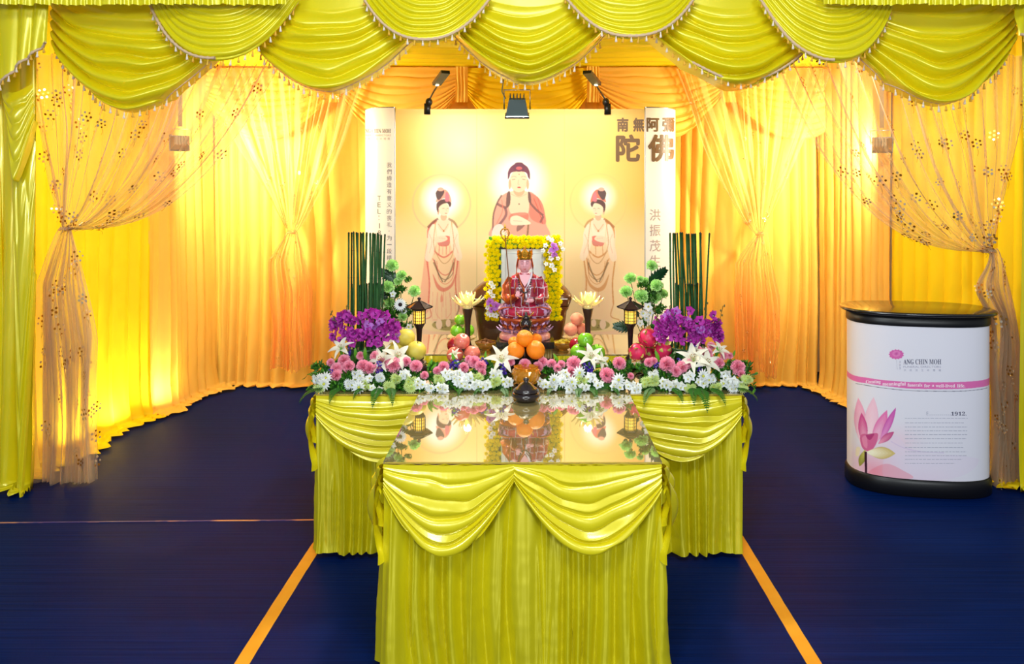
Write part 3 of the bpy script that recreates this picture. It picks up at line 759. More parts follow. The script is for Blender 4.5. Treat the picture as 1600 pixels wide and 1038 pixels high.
    p.poly([(793.5, 280), (794, 268), (800, 259), (811, 256), (822, 259), (827.5, 268), (828, 280), (825, 277), (822, 270), (811, 268), (799, 270), (796, 277)], L((118, 66, 84)))
    p.ell(811, 261, 9.5, 7.5, L((110, 62, 82))); p.ell(811, 263, 5, 2.6, L((198, 100, 104)))
    p.line([(800, 281), (805, 280)], 1.0, brn, 0.8); p.line([(816, 280), (821, 281)], 1.0, brn, 0.8); p.line([(799, 277), (803, 275.5), (807, 277)], 0.8, brn, 0.6); p.line([(814, 277), (818, 275.5), (822, 277)], 0.8, brn, 0.6)
    p.line([(810.5, 281), (809.5, 288), (812, 288.5)], 0.8, sk2); p.ell(811, 293, 3, 1.2, L((200, 80, 80))); p.ell(811, 272.5, 1, 1, red); p.ell(811, 319, 1.2, 1.2, brn); p.line([(798, 303), (811, 308), (823, 303)], 0.8, sk2)
    # the two standing figures
    for (ox, fl, gold) in ((692, 1, 0), (936, -1, 1)):
        X = lambda v: ox+fl*v*(1.32 if abs(v) > 9.5 else 1.2)
        R1 = L((226, 96, 84)) if not gold else L((214, 140, 70)); R2 = L((244, 160, 136)) if not gold else L((250, 216, 166)); D = L((120, 66, 52)) if not gold else L((168, 104, 50))
        pl = lambda q, c, a=1.0: p.poly([(X(x), y) for x, y in q], c, a)
        ln = lambda q, w_, c, a=1.0: p.line([(X(x), y) for x, y in q], w_, c, a)
        pl([(-16, 352), (-20, 385), (-24, 430), (-28, 470), (-24, 492), (-14, 478), (-8, 420)], R2, 0.65)      # hanging scarf
        pl([(14, 350), (19, 385), (20, 430), (22, 470), (28, 488), (16, 482), (10, 420)], R2, 0.6)
        pl([(-9, 344), (-18, 354), (-20, 372), (-17, 400), (-16, 440), (-17, 478), (-13, 504), (14, 504), (18, 478), (17, 440), (16, 400), (19, 372), (15, 354), (8, 344)], L((251, 212, 166)))
        pl([(-8, 343), (9, 343), (9, 366), (7, 382), (-6, 382), (-8, 366)], crm)
        ln([(-8, 344), (-16, 356), (-17, 372)], 4.5, R1, 0.85); ln([(-6, 342), (-12, 348), (-18, 356)], 4, D, 0.8); ln([(7, 342), (13, 347), (17, 356)], 3.5, D, 0.65)
        ln([(-15, 366), (-19, 400), (-16, 440), (-17, 476)], 2.2, R1, 0.85); ln([(16, 372), (18, 400), (15, 440), (17, 476)], 2.2, R1, 0.8)
        ln([(-14, 385), (-8, 396), (2, 402), (12, 392), (17, 378)], 2.5, R1, 0.8)
        pl([(-7, 372), (2, 370), (9, 374), (7, 384), (-5, 384)], L((206, 60, 58)), 0.75); pl([(3, 369), (9, 370), (8, 377), (3, 376)], red)
        for k in range(3): ln([(-12+k*2, 404+k*2), (-5, 424+k*6), (4, 430+k*7), (12, 420+k*6), (15-k*2, 402+k*2)], 1.6-0.3*k, (R1 if k % 2 == 0 else D), 0.75)
        ln([(-11, 410), (-4, 432), (0, 441)], 2.2, L((110, 82, 52)), 0.7); ln([(13, 410), (8, 430), (2, 441)], 2.2, L((110, 82, 52)), 0.7)
        pl([(-12, 428), (-6, 444), (2, 450), (10, 443), (15, 428), (12, 446), (2, 456), (-8, 450)], R1, 0.7)
        ln([(1, 452), (0, 480)], 0.8, R1, 0.6); ln([(-7, 458), (-9, 488), (-4, 498)], 0.8, R2); ln([(9, 458), (10, 486), (5, 498)], 0.8, R2); ln([(-12, 500), (14, 500)], 1, R2)
        pl([(-3, 464), (-1, 460), (0, 470), (-3, 472)], red, 0.7); ln([(-17, 476), (-14, 494), (-24, 500)], 1.8, R1, 0.7); ln([(16, 460), (19, 480), (16, 494)], 2.4, D, 0.6)
        for q_ in ([(-11, 350), (-17, 362), (-18, 380), (-21, 404), (-15, 408), (-10, 390), (-9, 370)], [(12, 350), (18, 362), (19, 380), (23, 402), (17, 407), (11, 390), (9, 370)]): pl(q_, crm, 0.9)
        pl([(-7, 344), (8, 344), (7, 356), (1, 363), (-6, 356)], skin); ln([(-6, 350), (1, 360), (7, 350)], 0.9, L((204, 130, 70)), 0.8); p.ell(X(1), 361, 1.6, 1.6, L((204, 130, 70)))
        ln([(-16, 366), (-13, 378), (-16, 396)], 0.9, sk2, 0.8); ln([(17, 366), (14, 378), (18, 396)], 0.9, sk2, 0.8)
        pl([(-12, 374), (-5, 369), (3, 369), (6, 374), (0, 378), (-8, 379)], skin); ln([(-5, 372), (3, 373)], 0.6, sk2)
        for k in range(5): ln([(-9+k*4.5, 384), (-10+k*4.8, 398)], 1.3, R1 if k % 2 else R2, 0.7)
        for k in range(6): ln([(-12+k*5.2, 456), (-12.5+k*5.6, 498)], 0.7, R2, 0.8)
        ln([(-9, 346), (-11, 380), (-6, 402), (2, 412), (10, 402), (13, 380), (10, 346)], 1.4, L((206, 150, 96)), 0.75)
        p.ell(X(1), 339, 5, 6, sk2); p.ell(X(1.5), 327, 8.2, 10.5, skin); p.ell(X(-6), 331, 1.6, 5, sk2)
        pl([(-8, 328), (-8, 318), (-2, 312), (7, 312), (10, 318), (9, 324), (6, 318), (0, 319), (-5, 324), (-6, 332)], L((96, 62, 56)))
        pl([(-9, 316), (-4, 302), (2, 296), (8, 302), (10, 316), (2, 310)], R2 if not gold else L((226, 120, 96)))
        pl([(-9, 300), (-2, 294), (2, 300), (-4, 312), (-8, 310)], L((96, 70, 66))); pl([(4, 300), (8, 305), (8, 314), (3, 314)], L((220, 120, 130))); p.ell(X(-3), 296, 5, 3, pink)
        ln([(-1, 326), (2, 325.5)], 0.8, brn, 0.8); ln([(5, 325.5), (7.5, 326)], 0.8, brn, 0.8); ln([(4, 326), (4.8, 330)], 0.6, sk2); p.ell(X(4), 333.5, 1.7, 0.8, red)
        p.ell(ox+(10 if fl > 0 else -10), 508, 27, 9, L((168, 150, 84)), 0.9)
        for k in range(14): p.ell(ox+(10*fl)+((k*37) % 44)-22, 505+((k*13) % 9)-1, 2, 1.2, L((110, 96, 52)), 0.7)
        p.ell(X(-5), 507, 5, 8, skin); p.ell(X(7), 505, 4, 6, skin)
        pl([(-30, 512), (-10, 518), (20, 518), (40, 512), (30, 524), (0, 528), (-22, 524)], L((252, 206, 170)), 0.8)
    # panel seams
    for sx in (745, 882): p.line([(sx, 170), (sx, 545)], 1.1, L((196, 176, 110)), 0.7)
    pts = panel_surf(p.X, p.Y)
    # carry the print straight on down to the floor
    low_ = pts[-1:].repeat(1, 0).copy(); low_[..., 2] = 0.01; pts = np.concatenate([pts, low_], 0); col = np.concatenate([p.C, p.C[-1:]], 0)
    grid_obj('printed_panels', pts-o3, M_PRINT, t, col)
    ink = mat('brown_ink', (112, 80, 42), 0.45); grey = mat('grey_ink', (110, 100, 96), 0.5); faint = mat('pale_grey_ink', (196, 186, 176), 0.5); rose = mat('rose_ink', (206, 120, 112), 0.5)
    capm = mat('cream_end_cap', (238, 226, 208), 0.35, 0, 0.5)
    capy = mat('orange_ink', (206, 128, 66), 0.5)
    for side, nm in ((-1, 'end_cap'), (1, 'end_cap')):
        XE = PXE if side < 0 else PXR; th = np.radians(np.linspace(0, 175, 60)); zz = np.linspace(0.01, EYE-(168-CY)*5.56/F, 6)
        g = np.array([[(XE+side*RC*math.sin(a), PYE-0.012+RC-RC*math.cos(a), z) for a in th] for z in zz]); grid_obj(nm, g-o3, capm, t)
        rim = MB(); rim.tube([tuple(q-o3) for q in g[-1]], 0.004, 5); rim.build('cap_rim', M_STEEL, t)
        MB().box(XE-0.004-o3[0], XE+0.004-o3[0], PYE-0.004-o3[1], PYE+0.02-o3[1], 0.01, zz[-1]).build('panel_edge', M_STEEL, t, smooth=False)
    cl, cr = cap_surf(-1), cap_surf(1); pl_ = lambda x, y, o=0.001: panel_surf(x, y, o)
    L_ = MB(); G_ = MB(); K_ = MB()
    text_on(L_, serif('ANG CHIN MOH'), (567, 201.5, 611, 208), cl, 0.0); text_on(G_, 'FUNERAL DIRECTORS', (567, 210.2, 611, 213), cl)
    for i, ch in enumerate('洪振茂生命禮儀'): text_on(G_, ch, (569+i*6.1, 215, 572.5+i*6.1, 218.6), cl)
    for i, ch in enumerate('我們締造有意义的丧礼·为一段精'):
        y = 254+i*10.35
        if ch == '·': text_on(L_, ch, (607.4, y+3, 608.6, y+4.2), cl)
        elif ch == '一': text_on(L_, ch, (604.5, y+3.6, 612, y+4.5), cl)
        else: text_on(L_, ch, (604.5, y, 612, y+8), cl)
    for i, ch in enumerate('TEL:'): text_on(L_, ch, (590 if ch != ':' else 591.6, 306+i*10.3, 595 if ch != ':' else 592.8, 313.5+i*10.3), cl)
    for i, ch in enumerate('18'): text_on(L_, ch, (590.5 if ch == '8' else 592.3, 349+i*11, 595 if ch == '8' else 593.6, 357+i*11), cl)
    for i, ch in enumerate('洪振茂生'): text_on(G_, ch, (1015, 327+i*24, 1032, 345+i*24), cr)
    text_bold(K_, '南', (964, 184, 982, 206), pl_, 0.75); text_bold(K_, '無', (989, 184, 1006.5, 206), pl_, 0.75)
    text_bold(K_, '阿', (1010, 184, 1030, 206), cr, 0.7); text_bold(K_, '彌', (1035, 184, 1054, 206), cr, 0.7)
    text_bold(K_, '陀', (962, 210, 1000, 253), pl_, 1.5); text_bold(K_, '佛', (1012, 210, 1053, 253), cr, 1.5)
    for mb_, m_, n_ in ((L_, grey, 'small_lettering'), (G_, faint if False else mat('taupe_ink', (176, 150, 138), 0.5), 'pale_lettering'), (K_, ink, 'large_lettering')):
        mb_.v = [v-o3 for v in mb_.v]; mb_.build(n_, m_, t, smooth=False)
    mb = MB(); mb.add(cl(np.array([563.5, 564.5, 566, 566.5, 565, 564, 563.3]), np.array([190, 189, 192, 198, 201, 199, 195.]), 0.0015)-o3, [(6, 5, 4, 3, 2, 1, 0)]); mb.build('flower_emblem', rose, t, smooth=False)
    for (bx0, bx1) in ((-0.9, -0.6), (0.5, 0.8)): MB().box(bx0-o3[0], bx1-o3[0], 5.75-o3[1], 6.0-o3[1], 0, 0.02).build('foot', M_STEEL, t)
    return t
poster()
# black arm lamps clipped on the poster top
def arm_lamp(x0, x1, zt, label):
    # foot at (x0), head towards (x1), reaching into the room
    o3 = Vector((x0, 5.62, 2.27)); t = thing('arm_lamp', o3, label, 'lamp', 'arm lamps on the poster wall')
    s = 1 if x1 > x0 else -1
    mb = MB(); mb.box(-0.022, 0.022, -0.02, 0.03, -0.06, 0.02); mb.sphere((s*0.012, -0.012, 0.03), 0.026, 12, 8, s=(1, 1, 1.2)); mb.build('clamp', M_BLACK, t)
    MB().tube([(s*0.012, -0.02, 0.04), (s*0.06, -0.16, 0.08), (s*0.105, -0.28, 0.115)], 0.006, 8).build('arm', M_BLACK, t)
    d = Vector((s*0.105, -0.22, 0.075)).normalized()
    M = Matrix.Translation((s*0.145, -0.40, 0.145)) @ d.to_track_quat('Y', 'Z').to_matrix().to_4x4()
    mb = MB(); mb.box(-0.030, 0.030, -0.10, 0.10, -0.004, 0.018, 0, M)
    for k in range(7): mb.box(-0.026, 0.026, -0.085+k*0.026, -0.073+k*0.026, 0.018, 0.026, 0, M)
    mb.build('head', M_BLACK, t, smooth=False)
    MB().box(-0.010, 0.010, -0.095, -0.078, -0.010, -0.005, 0, M).build('lens', mat('lit_lens', (255, 244, 214), 0.3, emit=((255, 236, 190), 4.0)), t, smooth=False)
arm_lamp((668-CX)*5.62/F, 0, 0, 'black arm lamp on poster top, left of the hanging floodlight')
arm_lamp((949-CX)*5.62/F, -1, 0, 'black arm lamp on poster top, right of the hanging floodlight')

# ---------------------------------------------------------------- floodlights
def flood(name, loc, rz, tilt, label, w_=0.16, h_=0.11, body=None, lens_e=3.0):
    t = thing(name, loc, label, 'floodlight'); t.rotation_euler = (0, 0, rz)
    R = Matrix.Rotation(tilt, 4, 'X')
    body = body or mat('dark_green_housing', (30, 52, 50), 0.4)
    mb = MB()   # tapered housing, lens towards -Y
    v = [(-w_*.5, -0.03, -h_*.5), (w_*.5, -0.03, -h_*.5), (w_*.5, -0.03, h_*.5), (-w_*.5, -0.03, h_*.5), (-w_*.36, 0.06, -h_*.3), (w_*.36, 0.06, -h_*.3), (w_*.36, 0.06, h_*.3), (-w_*.36, 0.06, h_*.3)]
    mb.add(v, [(0, 1, 2, 3), (7, 6, 5, 4), (0, 4, 5, 1), (1, 5, 6, 2), (2, 6, 7, 3), (3, 7, 4, 0)], 0, R)
    for k in range(5): mb.box(-w_*.3+k*w_*.15-0.003, -w_*.3+k*w_*.15+0.003, 0.055, 0.085, -h_*.28, h_*.28, 0, R)
    mb.build('housing', body, t, smooth=False)
    mb = MB(); 
    mb.box(-w_*.54, w_*.54, -0.042, -0.03, -h_*.56, -h_*.47, 0, R); mb.box(-w_*.54, w_*.54, -0.042, -0.03, h_*.47, h_*.56, 0, R); mb.box(-w_*.54, -w_*.47, -0.042, -0.03, -h_*.5, h_*.5, 0, R); mb.box(w_*.47, w_*.54, -0.042, -0.03, -h_*.5, h_*.5, 0, R)
    mb.build('bezel', M_BLACK, t, smooth=False)
    MB().box(-w_*.46, w_*.46, -0.037, -0.031, -h_*.46, h_*.46, 0, R).build('lens', mat('lit_glass', (255, 246, 220), 0.2, emit=((255, 232, 180), lens_e)), t, smooth=False)
    MB().tube([(-w_*.58, 0, 0), (-w_*.58, 0, h_*0.95), (w_*.58, 0, h_*0.95), (w_*.58, 0, 0)], 0.004, 6).build('bracket', M_STEEL, t)
    return t
# over the altar: faces down and back
hf = flood('hanging_floodlight', P(808, 171, 4.30), 0, math.radians(105), 'dark green floodlight hanging on a white strap over the altar', 0.125, 0.115, lens_e=0.0 or 3.0)
hp = P(808, 171, 4.30)
MB().box(-0.012, 0.008, -0.003, 0.003, 0.135, 0.60).build('hanging_strap', M_WHITE, hf, smooth=False)
MB().tube([(-0.065, 0.0, 0.06), (-0.085, 0, 0.10), (-0.075, 0.0, 0.18), (-0.05, 0, 0.26), (-0.03, 0, 0.5)], 0.004, 6).build('cable', mat('olive_cable', (120, 110, 50), 0.5), hf)
bronze = mat('bronze_housing', (140, 104, 40), 0.45)
f1 = flood('side_floodlight', (-2.50, 5.50, 2.00), math.radians(180+32), 0.15, 'bronze floodlight glowing behind the left front sheer, beside side curtain', 0.125, 0.10, bronze, 9)
f2 = flood('side_floodlight', (2.46, 5.36, 1.98), math.radians(180-32), 0.15, 'bronze floodlight glowing behind the right front sheer, beside side curtain', 0.125, 0.10, bronze, 9)
for f_, s in ((f1, 1), (f2, 1)): MB().box(-0.014, 0.014, -0.006, 0.0, 0.114, 0.70).build('hanging_strap', bronze, f_, smooth=False)

# ---------------------------------------------------------------- pop-up display counter
def counter():
    Yc = 4.36; c0 = Vector(((1440-CX)*4.30/F, Yc, 0)); rz = math.radians(-9)
    t = thing('display_counter', c0, 'white pop-up display counter with black top and base, lotus flower print', 'counter', rz=rz)
    def sec(a, b, n=72, e=2.6):
        q = np.linspace(0, 2*math.pi, n, endpoint=False); c, s = np.cos(q), np.sin(q)
        return np.stack([a*np.sign(c)*np.abs(c)**(2/e), b*np.sign(s)*np.abs(s)**(2/e)], 1)
    def solid(mb, prof):
        rows = []
        for (a, b, z) in prof:
            s = sec(a, b); rows.append(np.concatenate([s, np.full((len(s), 1), z)], 1))
        mb.grid(np.array(rows), wrap=True); return mb
    A, B = 0.366, 0.20
    solid(MB(), [(0.001, 0.001, 0.0), (A+0.006, B+0.006, 0.0), (A+0.012, B+0.012, 0.006), (A+0.012, B+0.012, 0.075), (A+0.006, B+0.006, 0.088), (A+0.002, B+0.002, 0.094), (A-0.01, B-0.01, 0.094)]).build('base', M_BLACK, t)
    solid(MB(), [(A-0.01, B-0.01, 0.925), (A+0.004, B+0.004, 0.925), (A+0.006, B+0.006, 0.93), (A+0.006, B+0.006, 0.982), (A-0.02, B-0.02, 0.983)]).build('collar', M_BLACK, t)
    top = solid(MB(), [(0.001, 0.001, 0.980), (A+0.02, B+0.02, 0.980), (A+0.036, B+0.032, 0.984), (A+0.042, B+0.038, 0.992), (A+0.038, B+0.034, 1.001), (A+0.028, B+0.024, 1.004), (0.001, 0.001, 1.004)])
    top.build('counter_top', mat('satin_black_top', (20, 17, 15), 0.22, 0, 0.9, coat=0.4), t)
    # wrap printed in its own coordinates: u along the front in metres from the middle, z height
    cs = sec(A, B, 2000); s_ = np.r_[0, np.cumsum(np.hypot(*np.diff(np.r_[cs, cs[:1]], axis=0).T))]
    per = s_[-1]; i0 = 1500     # front middle (angle 270 deg)
    def surf_u(u, z, off=0.0):
        q = (s_[i0]+np.asarray(u)) % per
        xx = np.interp(q, s_, np.r_[cs[:, 0], cs[:1, 0]]); yy = np.interp(q, s_, np.r_[cs[:, 1], cs[:1, 1]])
        du = 1e-3; x2 = np.interp((q+du) % per, s_, np.r_[cs[:, 0], cs[:1, 0]]); y2 = np.interp((q+du) % per, s_, np.r_[cs[:, 1], cs[:1, 1]])
        nx, ny = (y2-yy)/du, -(x2-xx)/du
        return np.stack([xx+nx*off, yy+ny*off, np.asarray(z)+0*xx], -1)
    Rm = np.array(Matrix.Rotation(rz, 3, 'Z'))
    # invert the view once: which (u, z) does each photo pixel of the wrap show
    us = np.linspace(-0.52, 0.52, 1200); W0 = surf_u(us, 0*us) @ Rm.T + np.array(c0); pxu = CX+W0[:, 0]*F/W0[:, 1]; depth = W0[:, 1]
    lo = np.argmin(pxu); hi = np.argmax(pxu); us_v, px_v, d_v = us[lo:hi+1], pxu[lo:hi+1], depth[lo:hi+1]
    order = np.argsort(px_v); us_v, px_v, d_v = us_v[order], px_v[order], d_v[order]
    def inv(px, py):
        px = np.asarray(px, float); u = np.interp(px, px_v, us_v); d = np.interp(px, px_v, d_v); return u, EYE-(np.asarray(py, float)-CY)*d/F
    surf = lambda px, py, off: surf_u(*inv(px, py), off)
    # paint on a regular (u, z) grid; helper converts photo pixels
    K = 400.0
    xs = np.arange(-0.60*K, 0.60*K, 0.85); ys = np.arange(-0.926*K, -0.092*K, 0.85)
    p = Paint(xs, ys, lin((228, 226, 238)))
    def T(q): 
        q = np.array(q, float); u, z = inv(q[:, 0], q[:, 1]); return [(a*K, -b*K) for a, b in zip(u, z)]
    L = lin
    # lotus wash
    u, z = inv([1365, 1400, 1440], [735, 690, 760])
    p.glow(u[0]*K, -z[0]*K, 90, 75, L((240, 150, 175)), 0.75); p.glow(u[1]*K, -z[1]*K, 80, 60, L((244, 190, 210)), 0.5); p.glow(u[2]*K, -z[2]*K, 120, 70, L((232, 200, 226)), 0.6)
    p.poly(T([(1388, 690), (1400, 680), (1420, 700), (1450, 708), (1500, 712), (1530, 720), (1500, 745), (1420, 750), (1380, 745)]), L((228, 214, 236)), 0.45)
    p.poly(T([(1360, 735), (1385, 725), (1410, 735), (1425, 748), (1360, 745)]), L((236, 120, 140)), 0.45)
    p.line(T([(1392, 690), (1412, 700), (1440, 706), (1475, 708)]), 1.4, L((210, 190, 226)), 0.8)
    pk = L((238, 168, 200)); pk2 = L((218, 96, 160)); pk3 = L((250, 220, 232)); dk = L((178, 50, 116))
    ed = L((226, 140, 180))
    p.lens((1348, 700), (1341, 622), 20, pk3, pk, T, ed); p.lens((1357, 700), (1365, 621), 23, pk3, L((242, 196, 216)), T, ed)
    p.lens((1362, 700), (1386, 641), 19, L((246, 200, 222)), L((232, 120, 180)), T, ed); p.lens((1374, 694), (1400, 637), 11, L((232, 150, 205)), L((206, 90, 178)), T, L((190, 80, 160)))
    p.lens((1351, 698), (1346, 645), 15, L((240, 176, 204)), L((214, 84, 150)), T, L((196, 80, 140)))
    p.lens((1372, 694), (1397, 675), 11, L((236, 150, 180)), L((200, 84, 140)), T, L((176, 60, 110)))
    p.poly(T([(1344, 682), (1350, 678), (1358, 680), (1366, 677), (1372, 679), (1369, 694), (1360, 705), (1350, 703), (1345, 694)]), L((216, 104, 152))); p.poly(T([(1347, 684), (1354, 682), (1355, 700), (1349, 696)]), L((236, 150, 184)), 0.7); p.poly(T([(1353, 680), (1366, 678), (1359, 688)]), dk, 0.85)
    p.lens((1354, 707), (1399, 709), 20, L((250, 244, 214)), L((214, 190, 120)), T, L((160, 140, 80)))
    p.lens((1352, 703), (1343, 729), 11, L((196, 190, 100)), L((150, 146, 60)), T, L((120, 116, 50))); p.poly(T([(1338, 700), (1344, 700), (1342, 712), (1337, 712)]), L((236, 222, 190)))
    p.poly(T([(1350.5, 706), (1354.5, 706), (1355, 742), (1351.5, 742)]), L((62, 26, 44)), sm=False)
    # the pink band bends gently around the wrap
    zt = EYE-(600-CY)*4.13/F; u1 = xs
    zz1 = lambda u: -K*(0.640); 
    bandT = T([(1337, 587.5), (1352, 590), (1380, 594), (1420, 597), (1460, 597.5), (1500, 597), (1530, 595), (1543, 592)]); bandB = T([(1543, 603), (1530, 605.5), (1500, 608), (1460, 608.5), (1420, 607.5), (1380, 603), (1352, 599), (1337, 596.5)])
    def ext(q, first, last):
        q = list(q); a, b = q[0], q[-1]
        return [(first, a[1])]+q+[(last, b[1])]
    p.poly(ext(bandT, -300, 300)+ext(bandB, 300, -300), L((226, 112, 178)), sm=False)
    ln_ = T([(1337, 599.5), (1352, 602), (1380, 606.5), (1420, 610.5), (1460, 611.5), (1500, 611.5), (1530, 609), (1543, 606)]); p.line(ln_, 1.0, L((66, 66, 90)))
    # emblem
    for k in range(13):
        a_ = 2*math.pi*k/13-0.24; p.lens((1400.5, 554), (1400.5+12.3*math.cos(a_), 554+8.2*math.sin(a_)), 6.5, L((226, 130, 190)), L((214, 92, 170)), T)
    for k in range(9):
        a_ = 2*math.pi*k/9; p.lens((1400.5, 553), (1400.5+6.8*math.cos(a_), 553+4.6*math.sin(a_)), 4.2, L((200, 80, 160)), L((232, 136, 196)), T)
    p.line(T([(1401, 562), (1401.5, 572), (1402, 578)]), 0.8, L((160, 160, 175)), 0.6)
    grid_obj('printed_wrap', surf_u(p.X/K, -p.Y/K), attr_mat('satin_print', 0.35, 0.4), t, p.C)
    g = np.array([surf_u(np.linspace(0.59, per-0.59, 60), np.full(60, z)) for z in (0.092, 0.926)]); grid_obj('rear_panel', g, mat('white_rear_panel', (226, 226, 232), 0.4), t)
    navy = MB(); grey = MB(); white = MB()
    text_on(navy, serif('ANG CHIN MOH'), (1411.5, 561.5, 1470.5, 569.5), surf); text_on(grey, 'FUNERAL DIRECTORS', (1411.5, 571.6, 1470, 574.9), surf)
    for i, ch in enumerate('洪振茂生命禮儀'): text_on(grey, ch, (1412+i*9.1, 576.8, 1415.6+i*9.1, 580.4), surf)
    for i, ch in enumerate('洪振茂'): text_on(grey, ch, (1404.5, 564+i*4.8, 1407.5, 567.8+i*4.8), surf)
    for i, (wd, x0, x1, y) in enumerate((('Creating', 1353, 1376, 595.4), ('meaningful', 1379, 1415, 598.6), ('funerals', 1418, 1441, 600.4), ('for', 1444, 1453, 601.4), ('a', 1456, 1459.4, 602.6), ('well-lived', 1462, 1492, 601.6), ('life.', 1495.5, 1508, 601.6))):
        h_ = {'a': 3.0, 'meaningful': 6.6, 'Creating': 6.4}.get(wd, 5.2); text_on(white, serif(wd), (x0, y-1.2, x1, y-1.2+h_), surf)
    text_on(navy, serif('1912.'), (1486, 643.5, 1510, 649.5), surf); text_on(grey, 'E', (1447.5, 643.5, 1450.5, 649), surf)
    rnd = random.Random(4)
    for i in range(12):
        y = 653.5+i*6.45+(0.6*math.sin(i)); x = 1414 if i else 1414; end = (1512, 1506, 1511, 1511, 1511, 1510, 1504, 1506, 1510, 1511, 1503, 1492)[i]
        while x < end:
            ln = rnd.uniform(2, 6.5); q0 = np.array([x, min(end, x+ln), min(end, x+ln), x]); q1 = np.array([y, y, y+0.8, y+0.8])+0.02*(q0-1460)*0
            grey.add(surf(q0, q1, 0.001), [(3, 2, 1, 0)]); x += ln+rnd.uniform(0.8, 1.6)
    for a_, b_ in ((1452, 1485),):
        for x in np.arange(a_, b_, 3.2): grey.add(surf(np.array([x, x+2.2, x+2.2, x]), np.array([648.3, 648.3, 649, 649]), 0.001), [(3, 2, 1, 0)])
    navy.build('dark_lettering', mat('slate_ink', (84, 84, 110), 0.5), t, smooth=False); grey.build('fine_lettering', mat('pale_slate_ink', (172, 172, 192), 0.5), t, smooth=False); white.build('white_lettering', mat('white_ink', (255, 245, 252), 0.5), t, smooth=False)
counter()
# ================================================================ things on the altar
T0, T1 = 0.750, 0.800        # altar table top, raised shelf top
rnd = random.Random(11)
def at(px, py, Y): return P(px, py, Y)
def base(px, Y, z): return Vector(((px-CX)*Y/F, Y, z))

# ---------------------------------------------------------------- fruit
M_STALK = mat('fruit_stalk', (70, 48, 20), 0.7)
def fruit_mesh(kind):
    mb = MB(); a = np.linspace(0, 2*math.pi, 28, endpoint=False); th = np.linspace(0.0, math.pi, 22)
    def shape(f):
        return np.array([[f(t, p) for p in a] for t in th])
    if kind == 'pear':
        mb.grid(shape(lambda t, p: (math.sin(t)*(1-0.05*math.cos(t))*math.cos(p), math.sin(t)*(1-0.05*math.cos(t))*math.sin(p), -math.cos(t)*0.93-(0.10 if t > 3.0 else 0)+0.02)), wrap=True)
        mb.tube([(0, 0, 0.80), (0.03, 0, 1.15)], 0.03, 6, 1)
        m = [mat('pale_yellow_pear_skin', (214, 196, 84), 0.42, 0, 0.4, vary=(1.5, 0.35, (206, 178, 60)), bump=((60, 60, 60), 0.06, 0.004)), M_STALK]
    elif kind in ('green_apple', 'red_apple', 'dark_red_apple'):
        mb.grid(shape(lambda t, p: ((math.sin(t)**0.9)*(1-0.08*math.cos(t+0.4)*-1)*math.cos(p)*(1+0.02*math.cos(5*p)*(t < 0.8)), (math.sin(t)**0.9)*(1+0.08*math.cos(t+0.4))*math.sin(p), -math.cos(t)*0.88+(0.16*math.exp(-((math.pi-t)/0.28)**2)*-1)+0.10*math.exp(-(t/0.3)**2))), wrap=True)
        mb.tube([(0, 0, 0.62), (0.05, 0.02, 0.98)], 0.035, 6, 1)
        m = [{'green_apple': lambda: mat('green_apple_skin', (96, 168, 20), 0.25, 0, 0.5, vary=(1.3, 0.35, (140, 196, 52)), coat=0.3),
              'red_apple': lambda: mat('rose_apple_skin', (222, 84, 84), 0.33, 0, 0.5, vary=(2.2, 0.3, (236, 140, 108)), coat=0.15),
              'dark_red_apple': lambda: mat('dark_red_apple_skin', (150, 18, 34), 0.25, 0, 0.5, coat=0.3)}[kind](), M_STALK]
    elif kind == 'orange':
        mb.grid(shape(lambda t, p: (math.sin(t)*math.cos(p), math.sin(t)*math.sin(p), -math.cos(t)*0.95)), wrap=True)
        mb.lathe([(0.0, 0.965), (0.05, 0.958), (0.06, 0.945)], 6, 1)
        m = [mat('orange_peel', (246, 136, 12), 0.4, 0, 0.45, bump=((45, 45, 45), 0.35, 0.03)), mat('orange_navel', (110, 120, 30), 0.6)]
    elif kind == 'peach':
        mb.grid(shape(lambda t, p: (math.sin(t)*math.cos(p)*(1-0.10*math.exp(-((math.cos(p)-1)/0.06)**2)), math.sin(t)*math.sin(p), -math.cos(t)*0.93)), wrap=True)
        m = [mat('peach_skin', (240, 160, 116), 0.6, 0, 0.3, vary=(1.6, 0.35, (226, 110, 90)), sheen=0.3)]
    elif kind == 'dragon':
        mb.grid(shape(lambda t, p: (math.sin(t)*math.cos(p)*(1-0.12*math.cos(t)), math.sin(t)*math.sin(p)*(1-0.12*math.cos(t)), -math.cos(t)*1.12)), wrap=True)
        for k in range(15):
            z = -0.6+1.6*k/14; ph = k*2.399; r = math.sqrt(max(0.02, 1-(z/1.12)**2))*0.96
            M = Matrix.Translation((r*math.cos(ph), r*math.sin(ph), z)) @ Matrix.Rotation(ph, 4, 'Z') @ Matrix.Rotation(-math.radians(48+8*z), 4, 'Y')
            mb.petal(0.50 if k < 11 else 0.85, 0.34, 0.35, 0.2, 1, M, 4, 3, base=0.9)
        m = [mat('dragon_fruit_skin', (206, 20, 92), 0.38, 0, 0.4, vary=(1.6, 0.35, (224, 60, 84))), mat('dragon_fruit_scale', (204, 196, 96), 0.5)]
    else:
        m = None
    o = mb.build(kind, m); o['_proto'] = 1; return o
PF = {k: fruit_mesh(k) for k in ('pear', 'green_apple', 'red_apple', 'dark_red_apple', 'orange', 'peach', 'dragon')}
NAME = dict(pear='pear', green_apple='apple', red_apple='apple', dark_red_apple='apple', orange='orange', peach='peach', dragon='dragon_fruit')
CAT = dict(pear='pear', green_apple='apple', red_apple='apple', dark_red_apple='apple', orange='orange', peach='peach', dragon='dragon fruit')
